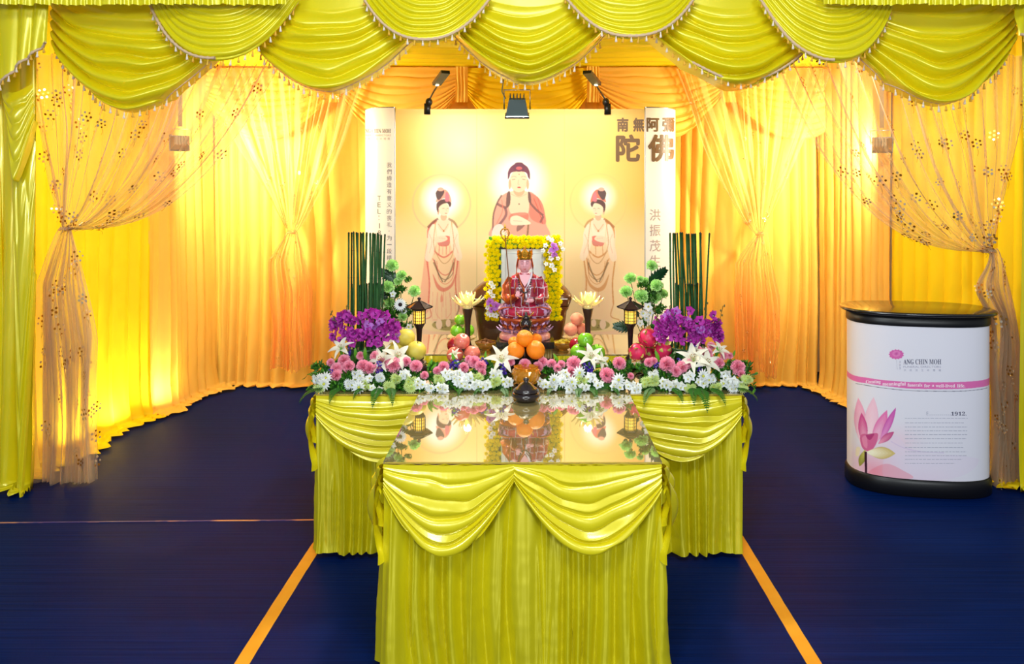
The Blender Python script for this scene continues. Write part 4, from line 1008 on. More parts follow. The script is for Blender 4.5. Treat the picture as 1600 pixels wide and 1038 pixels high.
def fruit(kind, px, py, Y, rpx, label, group, rot=(0.15, 0.1, 0)):
    o = PF[kind].copy(); del o['_proto']; o.name = NAME[kind]; scene.collection.objects.link(o)
    r = rpx*Y/F; o.location = P(px, py, Y); o.scale = (r, r, r); o.rotation_euler = rot
    return tag(o, label, CAT[kind], group)
def plate(px, Y, z0, h, r, label, m=None, foot=True):
    t = thing('fruit_stand', base(px, Y, z0), label, 'stand'); m = m or M_BLACK
    MB().lathe([(0.0, h-0.006), (r*0.9, h-0.006), (r, h+0.002), (r*1.02, h+0.006), (r*0.97, h+0.008), (r*0.85, h), (0.0, h)], 36).build('dish', m, t)
    MB().lathe([(0.0, 0.0), (r*0.62, 0.0), (r*0.62, 0.006), (r*0.3, 0.012), (r*0.16, h*0.5), (r*0.3, h-0.008), (0.0, h-0.006)], 24).build('foot', m, t)
M_PLATE = mat('dark_lacquer', (34, 24, 26), 0.22, 0, 0.6, coat=0.5)
# front row stacks (three below, one on top)
plate(636, 3.80, T0, 0.062, 0.095, 'black footed stand holding the pears', M_PLATE)
fruit('pear', 620, 547, 3.80, 14.5, 'yellow pear at bottom left of the pear stack', 'yellow pears'); fruit('pear', 650, 549, 3.76, 16, 'yellow pear at bottom right of the pear stack', 'yellow pears', (0.3, -0.1, 1))
fruit('pear', 634, 528, 3.79, 14.5, 'yellow pear on top of the pear stack', 'yellow pears', (0.1, 0.2, 2))
plate(727, 3.80, T0, 0.062, 0.095, 'black footed stand holding the rosy apples', M_PLATE)
fruit('red_apple', 711, 554, 3.80, 13.5, 'rosy apple at bottom left of its stack', 'rosy apples'); fruit('red_apple', 738, 552, 3.77, 13.2, 'rosy apple at bottom right of its stack', 'rosy apples', (0.3, 0.2, 2))
fruit('red_apple', 722, 533, 3.78, 13, 'rosy apple on top of its stack', 'rosy apples', (0.5, -0.2, 1)); fruit('dark_red_apple', 711, 539, 3.88, 13, 'dark red apple half hidden behind the rosy apples', 'dark red apples')
plate(822, 3.66, T0, 0.062, 0.10, 'black footed stand holding the oranges', M_PLATE)
fruit('orange', 806, 548, 3.66, 14, 'orange at bottom left of the orange stack', 'oranges'); fruit('orange', 837, 547, 3.64, 15, 'orange at bottom right of the orange stack', 'oranges', (0.9, 0, 2))
fruit('orange', 820, 529, 3.66, 13.5, 'orange on top of the orange stack', 'oranges', (0.5, 0.4, 1)); fruit('orange', 838, 530, 3.76, 9, 'small orange peeping out behind the top orange, right', 'oranges'); fruit('orange', 803, 535, 3.75, 9, 'small orange peeping out behind the stack, left', 'oranges')
plate(918, 3.80, T0, 0.062, 0.095, 'black footed stand holding the green apples in front', M_PLATE)
fruit('green_apple', 904, 550, 3.79, 13.5, 'green apple at bottom left of the front green stack', 'green apples in front'); fruit('green_apple', 933, 550, 3.77, 13.5, 'green apple at bottom right of the front green stack', 'green apples in front', (0.2, -0.2, 2))
fruit('green_apple', 915, 531, 3.78, 13, 'green apple on top of the front green stack', 'green apples in front', (-0.1, 0.2, 1)); fruit('dark_red_apple', 902, 539, 3.88, 13, 'dark red apple half hidden behind the front green apples', 'dark red apples')
plate(1014, 3.80, T0, 0.062, 0.105, 'black footed stand holding the dragon fruits', M_PLATE)
fruit('dragon', 996, 550, 3.74, 13.5, 'dragon fruit at lower left, magenta, beside the right lantern', 'dragon fruits', (1.45, 0.3, -0.2)); fruit('dragon', 1012, 529, 3.84, 15, 'largest dragon fruit, red, on top of the stack', 'dragon fruits', (1.1, -0.3, 0.2))
fruit('dragon', 1036, 549, 3.82, 13, 'dragon fruit at lower right with upright green scales', 'dragon fruits', (0.25, 0.25, 1.0)); fruit('dragon', 1016, 552, 3.90, 12, 'dragon fruit in dark gap at the back of the stack', 'dragon fruits', (0.3, 0.2, 2))
M_DISH = mat('clear_glass_dish', (250, 235, 190), 0.06, 0, 0.6, transmission=0.85)
plate(721, 4.28, T1, 0.045, 0.085, 'glass stand holding small green apples behind the left lotus lamp', M_DISH)
fruit('green_apple', 713.5, 516.5, 4.27, 10.5, 'small green apple at bottom left behind the left lotus lamp', 'green apples at the back'); fruit('green_apple', 731, 516, 4.30, 10.5, 'small green apple at bottom right behind the left lotus lamp', 'green apples at the back')
fruit('green_apple', 719, 499.5, 4.28, 9.5, 'small green apple on top behind the left lotus lamp', 'green apples at the back', (0.2, 0.1, 2))
plate(902, 4.28, T1, 0.045, 0.085, 'glass stand holding peaches behind the right lotus lamp', M_DISH)
fruit('peach', 892, 515, 4.27, 11, 'peach at bottom left behind the right lotus lamp', 'peaches'); fruit('peach', 909, 515, 4.31, 10.5, 'peach at bottom right behind the right lotus lamp', 'peaches')
fruit('peach', 901.5, 498.5, 4.28, 10.5, 'peach on top behind the right lotus lamp', 'peaches', (0.2, 0.3, 1))
# bowls of dried offerings on the shelf
M_AMBER = mat('amber_glass', (236, 170, 50), 0.08, 0, 0.8, transmission=0.7, coat=0.4); M_BROWN = mat('dried_mushroom', (112, 62, 26), 0.6, vary=(30, 0.3, (150, 96, 40))); M_GOLDPILE = mat('golden_dried_fungus', (206, 168, 24), 0.6, vary=(30, 0.3, (226, 200, 60)))
def bowl(px, Y, label, mfood, hump):
    t = thing('offering_bowl', base(px, Y, T1), label, 'bowl')
    MB().lathe([(0.0, 0.0), (0.028, 0.0), (0.030, 0.006), (0.020, 0.012), (0.034, 0.022), (0.052, 0.040), (0.059, 0.056), (0.055, 0.056), (0.046, 0.040), (0.0, 0.020)], 30).build('glass_bowl', M_AMBER, t)
    mb = MB(); r2 = random.Random(px)
    for k in range(26):
        a = r2.random()*6.28; q = r2.random()**0.5*0.046; mb.sphere((q*math.cos(a), q*math.sin(a), 0.044+hump*(1-q/0.05)), 0.013, 8, 6, 0, None, (1, r2.uniform(.5, 1), r2.uniform(.4, .8)))
    o = mb.build('dried_food', mfood, t); o['kind'] = 'stuff'
bowl(759, 4.12, 'amber glass bowl of brown dried mushrooms, left of the statue', M_BROWN, 0.022); bowl(880, 4.12, 'amber glass bowl of golden dried fungus, right of the statue', M_GOLDPILE, 0.02)

# ---------------------------------------------------------------- lotus lamps
M_CRYSTAL = mat('gold_tinted_crystal', (250, 226, 140), 0.08, 0.25, 0.9, coat=0.6, emit=((255, 230, 150), 0.30)); M_BULB = mat('lit_bulb', (255, 250, 230), 0.3, emit=((255, 240, 200), 5.0))
def lotus_lamp(px, Y, label):
    t = thing('lotus_lamp', base(px, Y, T1), label, 'lamp', 'lotus lamps flanking the portrait'); H = EYE-(482-CY)*Y/F-T1
    mb = MB(); mb.lathe([(0.0, 0), (0.050, 0), (0.052, 0.008), (0.040, 0.016), (0.022, 0.03), (0.015, 0.06), (0.0155, H*0.55), (0.019, H*0.78), (0.0205, H*0.79), (0.0205, H*0.81), (0.022, H*0.83), (0.029, H*0.985), (0.031, H), (0.0, H)], 28); mb.build('trumpet_stand', M_DARKWOOD, t)
    cup = MB().lathe([(0.0, H), (0.022, H), (0.027, H+0.018), (0.018, H+0.022), (0.0, H+0.022)], 20).build('lotus_cup', M_CRYSTAL, t)
    petals = MB(); petals.petal(0.062, 0.026, 0.75, 0.35, nl=6); pr = petals.build('petal', M_CRYSTAL)
    for ring, (n, tilt, r0, sc, dz) in enumerate(((10, 8, 0.010, 1.15, 0.010), (9, -22, 0.008, 1.0, 0.014), (7, -46, 0.006, 0.82, 0.018))):
        for k in range(n): inst(pr, cup, Matrix.Translation((0, 0, H+dz)) @ Matrix.Rotation(k*2*math.pi/n+ring*0.4, 4, 'Z') @ Matrix.Translation((r0, 0, 0)) @ Matrix.Rotation(math.radians(tilt), 4, 'Y') @ Matrix.Diagonal((sc, sc, sc, 1)))
    bpy.data.objects.remove(pr)
    MB().sphere((0, 0, H+0.045), 0.014, 12, 8).build('bulb', M_BULB, t)
    ld = bpy.data.lights.new('lotus_glow', 'POINT'); ld.energy = 0.8; ld.color = (1, .85, .55); ld.shadow_soft_size = 0.02; l = bpy.data.objects.new('lotus_glow', ld); scene.collection.objects.link(l); l.parent = t; l.location = (0, 0, H+0.09)
lotus_lamp(730.5, 4.16, 'crystal lotus lamp on dark trumpet stand, left of the portrait'); lotus_lamp(918.5, 4.16, 'crystal lotus lamp on dark trumpet stand, right of the portrait')

# ---------------------------------------------------------------- lantern stands
M_SHADE = mat('lit_lantern_paper', (250, 214, 90), 0.5, emit=((255, 200, 70), 1.3)); M_LATT = mat('dark_bronze_lantern', (44, 28, 30), 0.3, 0.3, 0.5)
def lantern(px, Y, label):
    t = thing('lantern_stand', base(px, Y, T0), label, 'lantern', 'dark lantern stands'); z = lambda py: EYE-(py-CY)*Y/F-T0
    MB().lathe([(0, 0), (0.05, 0), (0.052, 0.010), (0.036, 0.022), (0.02, 0.05), (0.026, 0.062), (0.012, 0.075), (0.011, z(545)), (0.014, z(522)), (0.0145, z(521)), (0.016, z(514)), (0.026, z(508)), (0.030, z(506.5)), (0.030, z(505.5)), (0.0, z(505.5))], 24).build('pedestal', M_LATT, t)
    drum = MB().lathe([(0.0, z(505.5)), (0.029, z(505.5)), (0.029, z(485.5)), (0.0, z(485.5))], 24).build('lit_drum', M_SHADE, t)
    mb = MB()
    for k in range(18):
        a = k*math.pi/9; r_ = 0.0305; w_ = 0.0026 if k % 3 == 0 else 0.0011; mb.tube([(r_*math.cos(a), r_*math.sin(a), z(506)), (r_*math.cos(a), r_*math.sin(a), z(485))], w_, 4)
    for py in (505, 501, 496, 491, 486.5):
        aa = np.linspace(0, 2*math.pi, 25); mb.tube([(0.0305*math.cos(q), 0.0305*math.sin(q), z(py)) for q in aa], 0.0012, 4)
    mb.build('lattice', M_LATT, drum)
    mb = MB(); mb.lathe([(0.0, z(485)), (0.036, z(485)), (0.036, z(482.5)), (0.065, z(481.5)), (0.068, z(480)), (0.044, z(476)), (0.014, z(471)), (0.0, z(470.5))], 6)
    roof = mb.build('roof', M_LATT, t, smooth=False)
    mb = MB()
    for k in range(6):
        a = k*math.pi/3; mb.tube([(0.014*math.cos(a), 0.014*math.sin(a), z(471)), (0.044*math.cos(a), 0.044*math.sin(a), z(475.8)), (0.070*math.cos(a), 0.070*math.sin(a), z(479.5))], 0.0025, 5)
    mb.build('roof_ridges', M_LATT, roof)
    MB().lathe([(0.005, z(471)), (0.008, z(470)), (0.005, z(469)), (0.010, z(467.2)), (0.009, z(465.8)), (0.003, z(464.6)), (0.0, z(463.8))], 14).build('finial', M_LATT, roof)
lantern(655, 3.93, 'dark lantern stand with lit lattice drum, behind the pears'); lantern(985, 3.93, 'dark lantern stand with lit lattice drum, beside the dragon fruits')

# ---------------------------------------------------------------- incense vessels
def vase_dark():
    Y = 3.80; t = thing('turned_incense_vase', base(822, Y, T0), 'dark turned wooden vase with ball top, standing behind the oranges', 'vase'); z = lambda py: EYE-(py-CY)*Y/F-T0
    MB().lathe([(0, 0), (0.055, 0), (0.058, 0.012), (0.04, 0.03), (0.03, 0.06), (0.05, z(540)), (0.052, z(532)), (0.036, z(521)), (0.034, z(518)), (0.022, z(517)), (0.024, z(513)), (0.0, z(512))], 32).build('body', M_PLATE, t)
    mb = MB(); mb.sphere((0, 0, z(505.5)), 0.032, 24, 14, s=(1, 1, 0.9)); mb.lathe([(0.02, z(497.5)), (0.022, z(496)), (0.012, z(494)), (0.006, z(491)), (0.009, z(489)), (0, z(487))], 18); mb.build('ball_lid', M_PLATE, t)
vase_dark()
def pot():
    Y = 3.37; t = thing('incense_pot', base(822, Y, 0.75), 'small dark purple lidded pot at the back edge of the front glass table', 'pot'); 
    z = lambda py: EYE-(py-CY)*Y/F-0.75
    MB().lathe([(0, 0.0), (0.040, 0.0), (0.044, 0.004), (0.056, 0.012), (0.063, 0.022), (0.064, 0.030), (0.058, 0.037), (0.050, 0.040), (0.0, 0.040)], 40).build('body', M_PLATE, t)
    MB().lathe([(0.052, 0.040), (0.056, 0.043), (0.056, 0.047), (0.050, 0.049), (0.052, 0.052), (0.048, 0.056), (0.041, 0.060), (0.032, 0.070), (0.018, 0.080), (0.010, 0.083), (0.009, 0.087), (0.013, 0.091), (0.014, 0.096), (0.008, 0.101), (0, 0.102)], 40).build('lid', M_PLATE, t)
pot()
def amber_bowl():
    Y = 3.56; t = thing('amber_glass_urn', base(822, Y, T0), 'amber cut glass incense urn behind the small dark pot', 'urn')
    mb = MB(); prof = [(0, 0), (0.034, 0.0), (0.036, 0.008), (0.028, 0.016), (0.045, 0.03), (0.060, 0.050), (0.066, 0.075), (0.060, 0.092), (0.052, 0.098), (0.056, 0.105), (0.048, 0.105), (0.043, 0.095), (0, 0.09)]
    rows = []
    for i, (r_, z_) in enumerate(prof):
        rows.append([(r_*(1+0.05*((k+i) % 2)*(i > 3))*math.cos(k*math.pi/16), r_*(1+0.05*((k+i) % 2)*(i > 3))*math.sin(k*math.pi/16), z_) for k in range(32)])
    mb.grid(np.array(rows), wrap=True); mb.build('cut_bowl', mat('amber_crystal', (230, 150, 30), 0.1, 0.3, 0.9, transmission=0.35, coat=0.6), t, smooth=False)
amber_bowl()

# ---------------------------------------------------------------- statue
def loft(mb, secs, n=32, mi=0, M=None, e=2.2):
    """secs: (z, cx, cy, rx, ry)"""
    rows = []
    for z, cx, cy, rx, ry in secs:
        q = np.linspace(0, 2*math.pi, n, endpoint=False); c, s = np.cos(q), np.sin(q)
        rows.append(np.stack([cx+rx*np.sign(c)*np.abs(c)**(2/e), cy+ry*np.sign(s)*np.abs(s)**(2/e), z+0*c], 1))
    return mb.grid(np.array(rows), mi, M, wrap=True)
def robe_mat():
    """patched crimson robe with pale seams, all in the cloth itself"""
    m = mat('patched_crimson_robe', (170, 26, 60), 0.35, 0, 0.5, coat=0.3); nt = m.node_tree; b = nt.nodes['Principled BSDF']
    tc = nt.nodes.new('ShaderNodeTexCoord'); mp = nt.nodes.new('ShaderNodeMapping'); mp.inputs['Scale'].default_value = (1, 0.001, 1); mp.inputs['Rotation'].default_value = (0, 0.12, 0)
    br = nt.nodes.new('ShaderNodeTexBrick'); br.inputs['Color1'].default_value = (*lin((176, 24, 62)), 1); br.inputs['Color2'].default_value = (*lin((120, 24, 40)), 1); br.inputs['Mortar'].default_value = (*lin((176, 150, 160)), 1)
    br.inputs['Scale'].default_value = 1.0; br.inputs['Mortar Size'].default_value = 0.0022; br.inputs['Brick Width'].default_value = 0.034; br.inputs['Row Height'].default_value = 0.040; br.offset = 0.15; br.inputs['Mortar Smooth'].default_value = 0.2
    mp2 = nt.nodes.new('ShaderNodeVectorMath'); sw = nt.nodes.new('ShaderNodeSeparateXYZ'); cb = nt.nodes.new('ShaderNodeCombineXYZ')
    nt.nodes.remove(mp2); nt.links.new(tc.outputs['Object'], sw.inputs[0]); nt.links.new(sw.outputs['X'], cb.inputs['X']); nt.links.new(sw.outputs['Z'], cb.inputs['Y'])
    nz = nt.nodes.new('ShaderNodeTexNoise'); nz.inputs['Scale'].default_value = 38; nt.links.new(tc.outputs['Object'], nz.inputs['Vector'])
    va = nt.nodes.new('ShaderNodeVectorMath'); va.operation = 'MULTIPLY_ADD'; va.inputs[1].default_value = (0.018, 0.018, 0.018); nt.links.new(nz.outputs['Color'], va.inputs[0]); nt.links.new(cb.outputs[0], va.inputs[2])
    nt.links.new(va.outputs[0], br.inputs['Vector']); nt.links.new(br.outputs['Color'], b.inputs['Base Color']); return m
def statue():
    Y = 3.95; s = Y/F; zb = 0.908
    def Z(py): return EYE-(py-CY)*s-zb
    def Xp(px): return (px-820)*s
    t = thing('seated_statue', base(820, Y, zb), 'painted statue of a crowned seated monk in patched crimson robe holding staff, on lotus throne', 'statue')
    SK = mat('painted_pink_skin', (226, 160, 168), 0.35, 0, 0.5, coat=0.3); ROBE = robe_mat()
    OR = mat('orange_gilt_paint', (196, 92, 24), 0.3, 0.35, 0.6, vary=(60, 0.25, (150, 50, 40))); PUR = mat('mottled_purple_paint', (84, 26, 58), 0.3, 0.1, 0.6, vary=(90, 0.12, (196, 150, 190)))
    GOLD = mat('antique_gold', (206, 146, 44), 0.25, 0.85); LIL = mat('lilac_sleeve', (188, 150, 226), 0.35); PNK = mat('rose_lacquer', (204, 104, 110), 0.3, 0, 0.5, coat=0.4, vary=(50, 0.2, (236, 170, 160))); WHT = mat('pale_trim', (222, 206, 216), 0.4)
    t.scale = (1.08, 1.08, 1.135)
    # base drum, waist and lotus bowl
    mb = MB(); loft(mb, [(0, 0, 0, 0.001, 0.001), (0, 0, 0, 0.118, 0.095), (0.006, 0, 0, 0.122, 0.098), (0.02, 0, 0, 0.120, 0.096), (0.026, 0, 0, 0.112, 0.09), (0.04, 0, 0, 0.104, 0.082), (0.052, 0, 0, 0.074, 0.06), (0.0521, 0, 0, 0.001, 0.001)], 48); mb.build('throne_base', PNK, t)
    pm = MB(); pm.petal(0.055, 0.040, 0.9, -0.5, nl=6, nw=5); pr = pm.build('lotus_petal', PUR); pm2 = MB(); pm2.petal(0.05, 0.036, 0.7, -0.5, nl=6, nw=5); pr2 = pm2.build('lotus_petal', OR)
    mb = MB(); loft(mb, [(0.045, 0, 0, 0.066, 0.052), (0.055, 0, 0, 0.075, 0.06), (0.07, 0, 0, 0.098, 0.08), (0.09, 0, 0, 0.118, 0.094), (0.100, 0, 0, 0.120, 0.096), (0.101, 0, 0, 0.001, 0.001)], 40); mb.build('lotus_bowl', OR, t)
    for ring, (n, z0, r0, tl, sc, src) in enumerate(((16, 0.050, 0.076, -28, 1.0, pr), (16, 0.064, 0.088, -36, 1.0, pr2), (16, 0.08, 0.100, -48, 0.9, pr))):
        for k in range(n):
            a = (k+0.5*(ring % 2))*2*math.pi/n
            inst(src, t, Matrix.Translation((r0*math.cos(a), r0*0.80*math.sin(a), z0)) @ Matrix.Rotation(a, 4, 'Z') @ Matrix.Rotation(math.radians(tl), 4, 'Y') @ Matrix.Diagonal((sc*0.72, sc, sc, 1)))
    for k in range(16):
        a = k*2*math.pi/16; inst(pr, t, Matrix.Translation((0.098*math.cos(a), 0.077*math.sin(a), 0.046)) @ Matrix.Rotation(a, 4, 'Z') @ Matrix.Rotation(math.radians(28), 4, 'Y') @ Matrix.Diagonal((0.55, 0.9, 0.55, 1)))
    bpy.data.objects.remove(pr); bpy.data.objects.remove(pr2)
    zk = 0.100
    # folded legs and torso as one robe body
    mb = MB()
    loft(mb, [(zk-0.002, 0, 0, 0.001, 0.001), (zk, 0, 0, 0.105, 0.072), (zk+0.014, 0, -0.004, 0.122, 0.083), (zk+0.036, 0, -0.004, 0.125, 0.083), (zk+0.052, 0, 0.0, 0.108, 0.072), (zk+0.062, 0, 0.008, 0.082, 0.056), (zk+0.075, 0, 0.012, 0.070, 0.050),
              (zk+0.11, 0, 0.014, 0.073, 0.048), (zk+0.14, 0, 0.016, 0.078, 0.046), (zk+0.165, 0, 0.018, 0.076, 0.042), (zk+0.18, 0, 0.020, 0.062, 0.036), (zk+0.19, 0, 0.022, 0.040, 0.028), (zk+0.196, 0, 0.022, 0.022, 0.02), (zk+0.197, 0, 0.022, 0.001, 0.001)], 44)
    body = mb.build('robe', ROBE, t)
    for sx in (-1, 1):
        mb = MB(); mb.sphere((sx*0.073, -0.022, zk+0.030), 0.046, 24, 14, s=(1.18, 1.0, 0.86)); mb.build('knee', PUR if True else OR, t)
        aa = np.linspace(0, math.pi, 16); mb = MB(); mb.tube([(sx*0.073+0.050*math.cos(q), -0.062-0.004*math.sin(q), zk+0.030+0.020*math.sin(q)) for q in aa], 0.0035, 6); mb.build('gilt_hem', OR, t)
        # sleeve hanging from the upper arm: outer robe arm
        path = [Vector((sx*0.062, 0.016, zk+0.168)), Vector((sx*0.084, 0.006, zk+0.13)), Vector((sx*0.090, -0.012, zk+0.09)), Vector((sx*0.070, -0.045, zk+0.075)), Vector((sx*0.040, -0.068, zk+0.082 if sx > 0 else zk+0.10))]
        mb = MB(); mb.tube(path, [0.022, 0.026, 0.026, 0.021, 0.014], 16); mb.build('sleeve', ROBE if sx > 0 else OR, t)
        mb = MB(); pts = []
        for v in np.linspace(0, 1, 10):
            pts.append([(sx*(0.088-0.030*v*u), -0.024-0.030*u-0.01*v, zk+0.105-0.075*v-0.01*math.sin(u*3)) for u in np.linspace(0, 1, 6)])
        mb.grid(np.array(pts)); mb.build('hanging_cuff', LIL if sx < 0 else mat('gold_lining', (220, 150, 40), 0.4), t)
    # collar, chest, apron seam and cord
    mb = MB(); mb.add([(-0.026, -0.020, zk+0.19), (0.026, -0.020, zk+0.19), (0.020, -0.030, zk+0.165), (0.0, -0.036, zk+0.138), (-0.020, -0.030, zk+0.165)], [(0, 4, 3, 2, 1)]); mb.build('bare_chest', SK, t)
    for sx in (-1, 1):
        MB().tube([(sx*0.034, 0.008, zk+0.192), (sx*0.028, -0.020, zk+0.178), (sx*0.016, -0.034, zk+0.150), (sx*0.004, -0.040, zk+0.125), (sx*0.006, -0.046, zk+0.095), (sx*0.010, -0.058, zk+0.062)], 0.0055, 8).build('collar_band', WHT if sx > 0 else OR, t)
    aa = np.linspace(0, math.pi, 16)
    MB().tube([(0.040*math.cos(q), -0.086-0.006*math.sin(q), zk+0.036-0.026*math.sin(q)) for q in aa], 0.0025, 6).build('gold_cord', GOLD, t)
    # necklace of dark beads
    mb = MB()
    for k in range(17):
        q = math.pi*k/16; mb.sphere((0.030*math.cos(q), -0.030-0.024*math.sin(q), zk+0.168-0.055*math.sin(q)), 0.0036, 8, 6)
    mb.build('prayer_beads', mat('dark_beads', (40, 52, 48), 0.25), t)
    # hands
    for sx in (-1, 1):
        hz = zk+(0.082 if sx > 0 else 0.104); hx = sx*0.032; mb = MB()
        mb.sphere((hx, -0.076, hz), 0.012, 12, 8, s=(1.1, 0.8, 0.75))
        for k in range(4):
            if sx > 0: mb.tube([(hx-0.006, -0.080, hz-0.006+k*0.0035), (hx-0.018, -0.084+0.001*k, hz-0.006+k*0.0035), (hx-0.026+0.002*k, -0.080, hz-0.004+k*0.0035)], [0.0027, 0.0025, 0.0018], 6)
            else: mb.tube([(hx-0.006+k*0.004, -0.080, hz+0.006), (hx-0.006+k*0.004, -0.084, hz+0.018), (hx-0.004+k*0.003, -0.080, hz+(0.028 if k < 2 else 0.020))], [0.0027, 0.0024, 0.0017], 6)
        mb.tube([(hx-0.009*sx*-1, -0.078, hz), (hx-0.018*sx, -0.084, hz+0.008), (hx-0.020*sx, -0.084, hz+0.014)], [0.003, 0.0027, 0.002], 6); mb.build('hand', SK, t)
    # head with face
    hz = zk+0.236; mb = MB(); n = 40; rows = []
    for th in np.linspace(0, math.pi, 30):
        row = []
        for q in np.linspace(0, 2*math.pi, n, endpoint=False):
            x = 0.0325*math.sin(th)*math.cos(q); y = 0.032*math.sin(th)*math.sin(q); z = -0.043*math.cos(th)
            if z < 0: x *= 1-0.20*(z/0.043)**2; y *= 1-0.1*(z/0.043)**2
            if y < 0:
                ff = abs(y)/0.032
                y -= 0.007*ff*math.exp(-(x/0.0045)**2-((z+0.006)/0.010)**2)+0.003*ff*math.exp(-(x/0.004)**2-((z-0.006)/0.012)**2)
                y += 0.003*ff*(math.exp(-((x-0.012)/0.006)**2-((z-0.004)/0.005)**2)+math.exp(-((x+0.012)/0.006)**2-((z-0.004)/0.005)**2))
                y -= 0.0022*ff*math.exp(-(x/0.007)**2-((z+0.021)/0.003)**2)+0.002*ff*math.exp(-(x/0.008)**2-((z+0.034)/0.005)**2)
            row.append((x, y+0.006, z+hz))
        rows.append(row)
    mb.grid(np.array(rows), wrap=True); mb.tube([(0, 0.012, zk+0.188), (0, 0.010, hz-0.02)], [0.020, 0.018], 16)
    for sx in (-1, 1): mb.sphere((sx*0.031, 0.010, hz-0.008), 0.008, 10, 8, s=(0.45, 0.8, 2.2))
    head = mb.build('head', SK, t)
    mb = MB()
    for sx in (-1, 1):
        mb.tube([(sx*0.006, -0.0245, hz+0.0035), (sx*0.012, -0.0235, hz+0.002), (sx*0.018, -0.019, hz+0.0035)], 0.0009, 5); mb.tube([(sx*0.005, -0.0262, hz+0.011), (sx*0.012, -0.0255, hz+0.0145), (sx*0.020, -0.019, hz+0.011)], 0.0008, 5)
    mb.build('painted_eyes_and_brows', mat('grey_brown_paint', (96, 60, 70), 0.4), head)
    MB().tube([(-0.006, -0.0262, hz-0.020), (0, -0.0285, hz-0.021), (0.006, -0.0262, hz-0.020)], 0.0014, 6).build('lips', mat('red_paint', (170, 40, 50), 0.4), head)
    # hood ribbons beside the face, crown of leaves
    for sx in (-1, 1):
        MB().tube([(sx*0.031, 0.004, hz+0.026), (sx*0.038, 0.006, hz-0.01), (sx*0.040, 0.0, hz-0.05), (sx*0.044, -0.018, hz-0.085), (sx*0.046, -0.034, hz-0.125)], [0.0045, 0.0045, 0.0045, 0.004, 0.003], 8).build('crown_ribbon', OR, t)
    mb = MB(); loft(mb, [(hz+0.022, 0, 0.006, 0.0325, 0.034), (hz+0.030, 0, 0.006, 0.034, 0.035), (hz+0.036, 0, 0.006, 0.034, 0.035), (hz+0.036, 0, 0.006, 0.001, 0.001)], 36); band = mb.build('crown_band', GOLD, t)
    lf = MB(); pts = []
    for i, (w_, z_) in enumerate(((0.010, 0), (0.0125, 0.010), (0.011, 0.020), (0.006, 0.030), (0.0008, 0.038))): pts.append([(w_*s_, -0.0015*(1-s_*s_)+0.008*z_/0.038*-1, z_) for s_ in (-1, -0.5, 0, 0.5, 1)])
    lf.grid(np.array(pts)); lf.sphere((0, -0.003, 0.014), 0.004, 8, 6); lp = lf.build('crown_leaf', GOLD)
    for k in range(7):
        a = math.radians(-90+(k-3)*40); inst(lp, band, Matrix.Translation((0.034*math.cos(a), 0.006+0.035*math.sin(a), hz+0.032)) @ Matrix.Rotation(a+math.pi/2, 4, 'Z') @ Matrix.Rotation(math.radians(-8), 4, 'X') @ Matrix.Diagonal((1, 1, 1.15 if k == 3 else 0.9, 1)))
    bpy.data.objects.remove(lp)
    MB().lathe([(0.026, hz+0.036), (0.022, hz+0.050), (0.012, hz+0.060), (0.006, hz+0.066), (0.008, hz+0.070), (0.0, hz+0.084)], 20, M=Matrix.Translation((0, 0.006, 0))).build('crown_top', GOLD, band)
    # staff
    p0 = Vector((Xp(800)/1.08, -0.080, zk+0.045)); p1 = Vector((Xp(789.5)/1.08, -0.05, Z(366)/1.135))
    MB().tube([p0, p1], 0.0026, 8).build('staff', mat('staff_wood', (120, 70, 30), 0.4), t)
    mb = MB(); d = (p1-p0).normalized()
    aa = np.linspace(0, 2*math.pi, 26)
    mb.tube([tuple(p1+Vector((0.019*math.sin(q)*(1-0.25*math.cos(q)), 0, 0.004-0.024*math.cos(q)))) for q in aa], 0.0034, 6)
    for k in range(6):
        q = k*math.pi/3+0.3; c = p1+Vector((0.014*math.sin(q), 0, 0.000-0.018*math.cos(q)-0.006)); mb.tube([tuple(c+Vector((0.005*math.cos(x_), 0, 0.005*math.sin(x_)))) for x_ in np.linspace(0, 2*math.pi, 10)], 0.001, 4)
    mb.lathe([(0.003, 0.018), (0.005, 0.022), (0.0025, 0.028), (0.006, 0.034), (0.003, 0.041), (0, 0.052)], 10, M=Matrix.Translation(p1)); mb.lathe([(0.002, -0.03), (0.005, -0.024), (0.002, -0.018)], 10, M=Matrix.Translation(p1))
    mb.build('staff_head', GOLD, t)
statue()
def plinth():
    t = thing('statue_plinth', base(821, 3.95, T0), 'black lacquered box plinth with gilt railing under the seated statue', 'plinth')
    mb = MB(); mb.box(-0.145, 0.145, -0.10, 0.10, 0, 0.055); mb.box(-0.135, 0.135, -0.09, 0.09, 0.055, 0.075); mb.box(-0.128, 0.128, -0.084, 0.084, 0.10, 0.115); mb.build('box', M_PLATE, t, smooth=False)
    MB().box(-0.145, 0.145, -0.105, 0.105, 0.125, 0.158).build('top_slab', M_PLATE, t, smooth=False)
    MB().box(-0.130, 0.130, -0.088, 0.088, 0.075, 0.125).build('recess', mat('gilt_recess', (150, 110, 40), 0.35, 0.6), t, smooth=False)
    mb = MB()
    for k in range(34): x = -0.132+k*0.008; mb.tube([(x, -0.094, 0.074), (x, -0.094, 0.126)], 0.0016, 5)
    mb.build('railing', mat('pale_gilt', (214, 196, 140), 0.3, 0.7), t)
plinth()

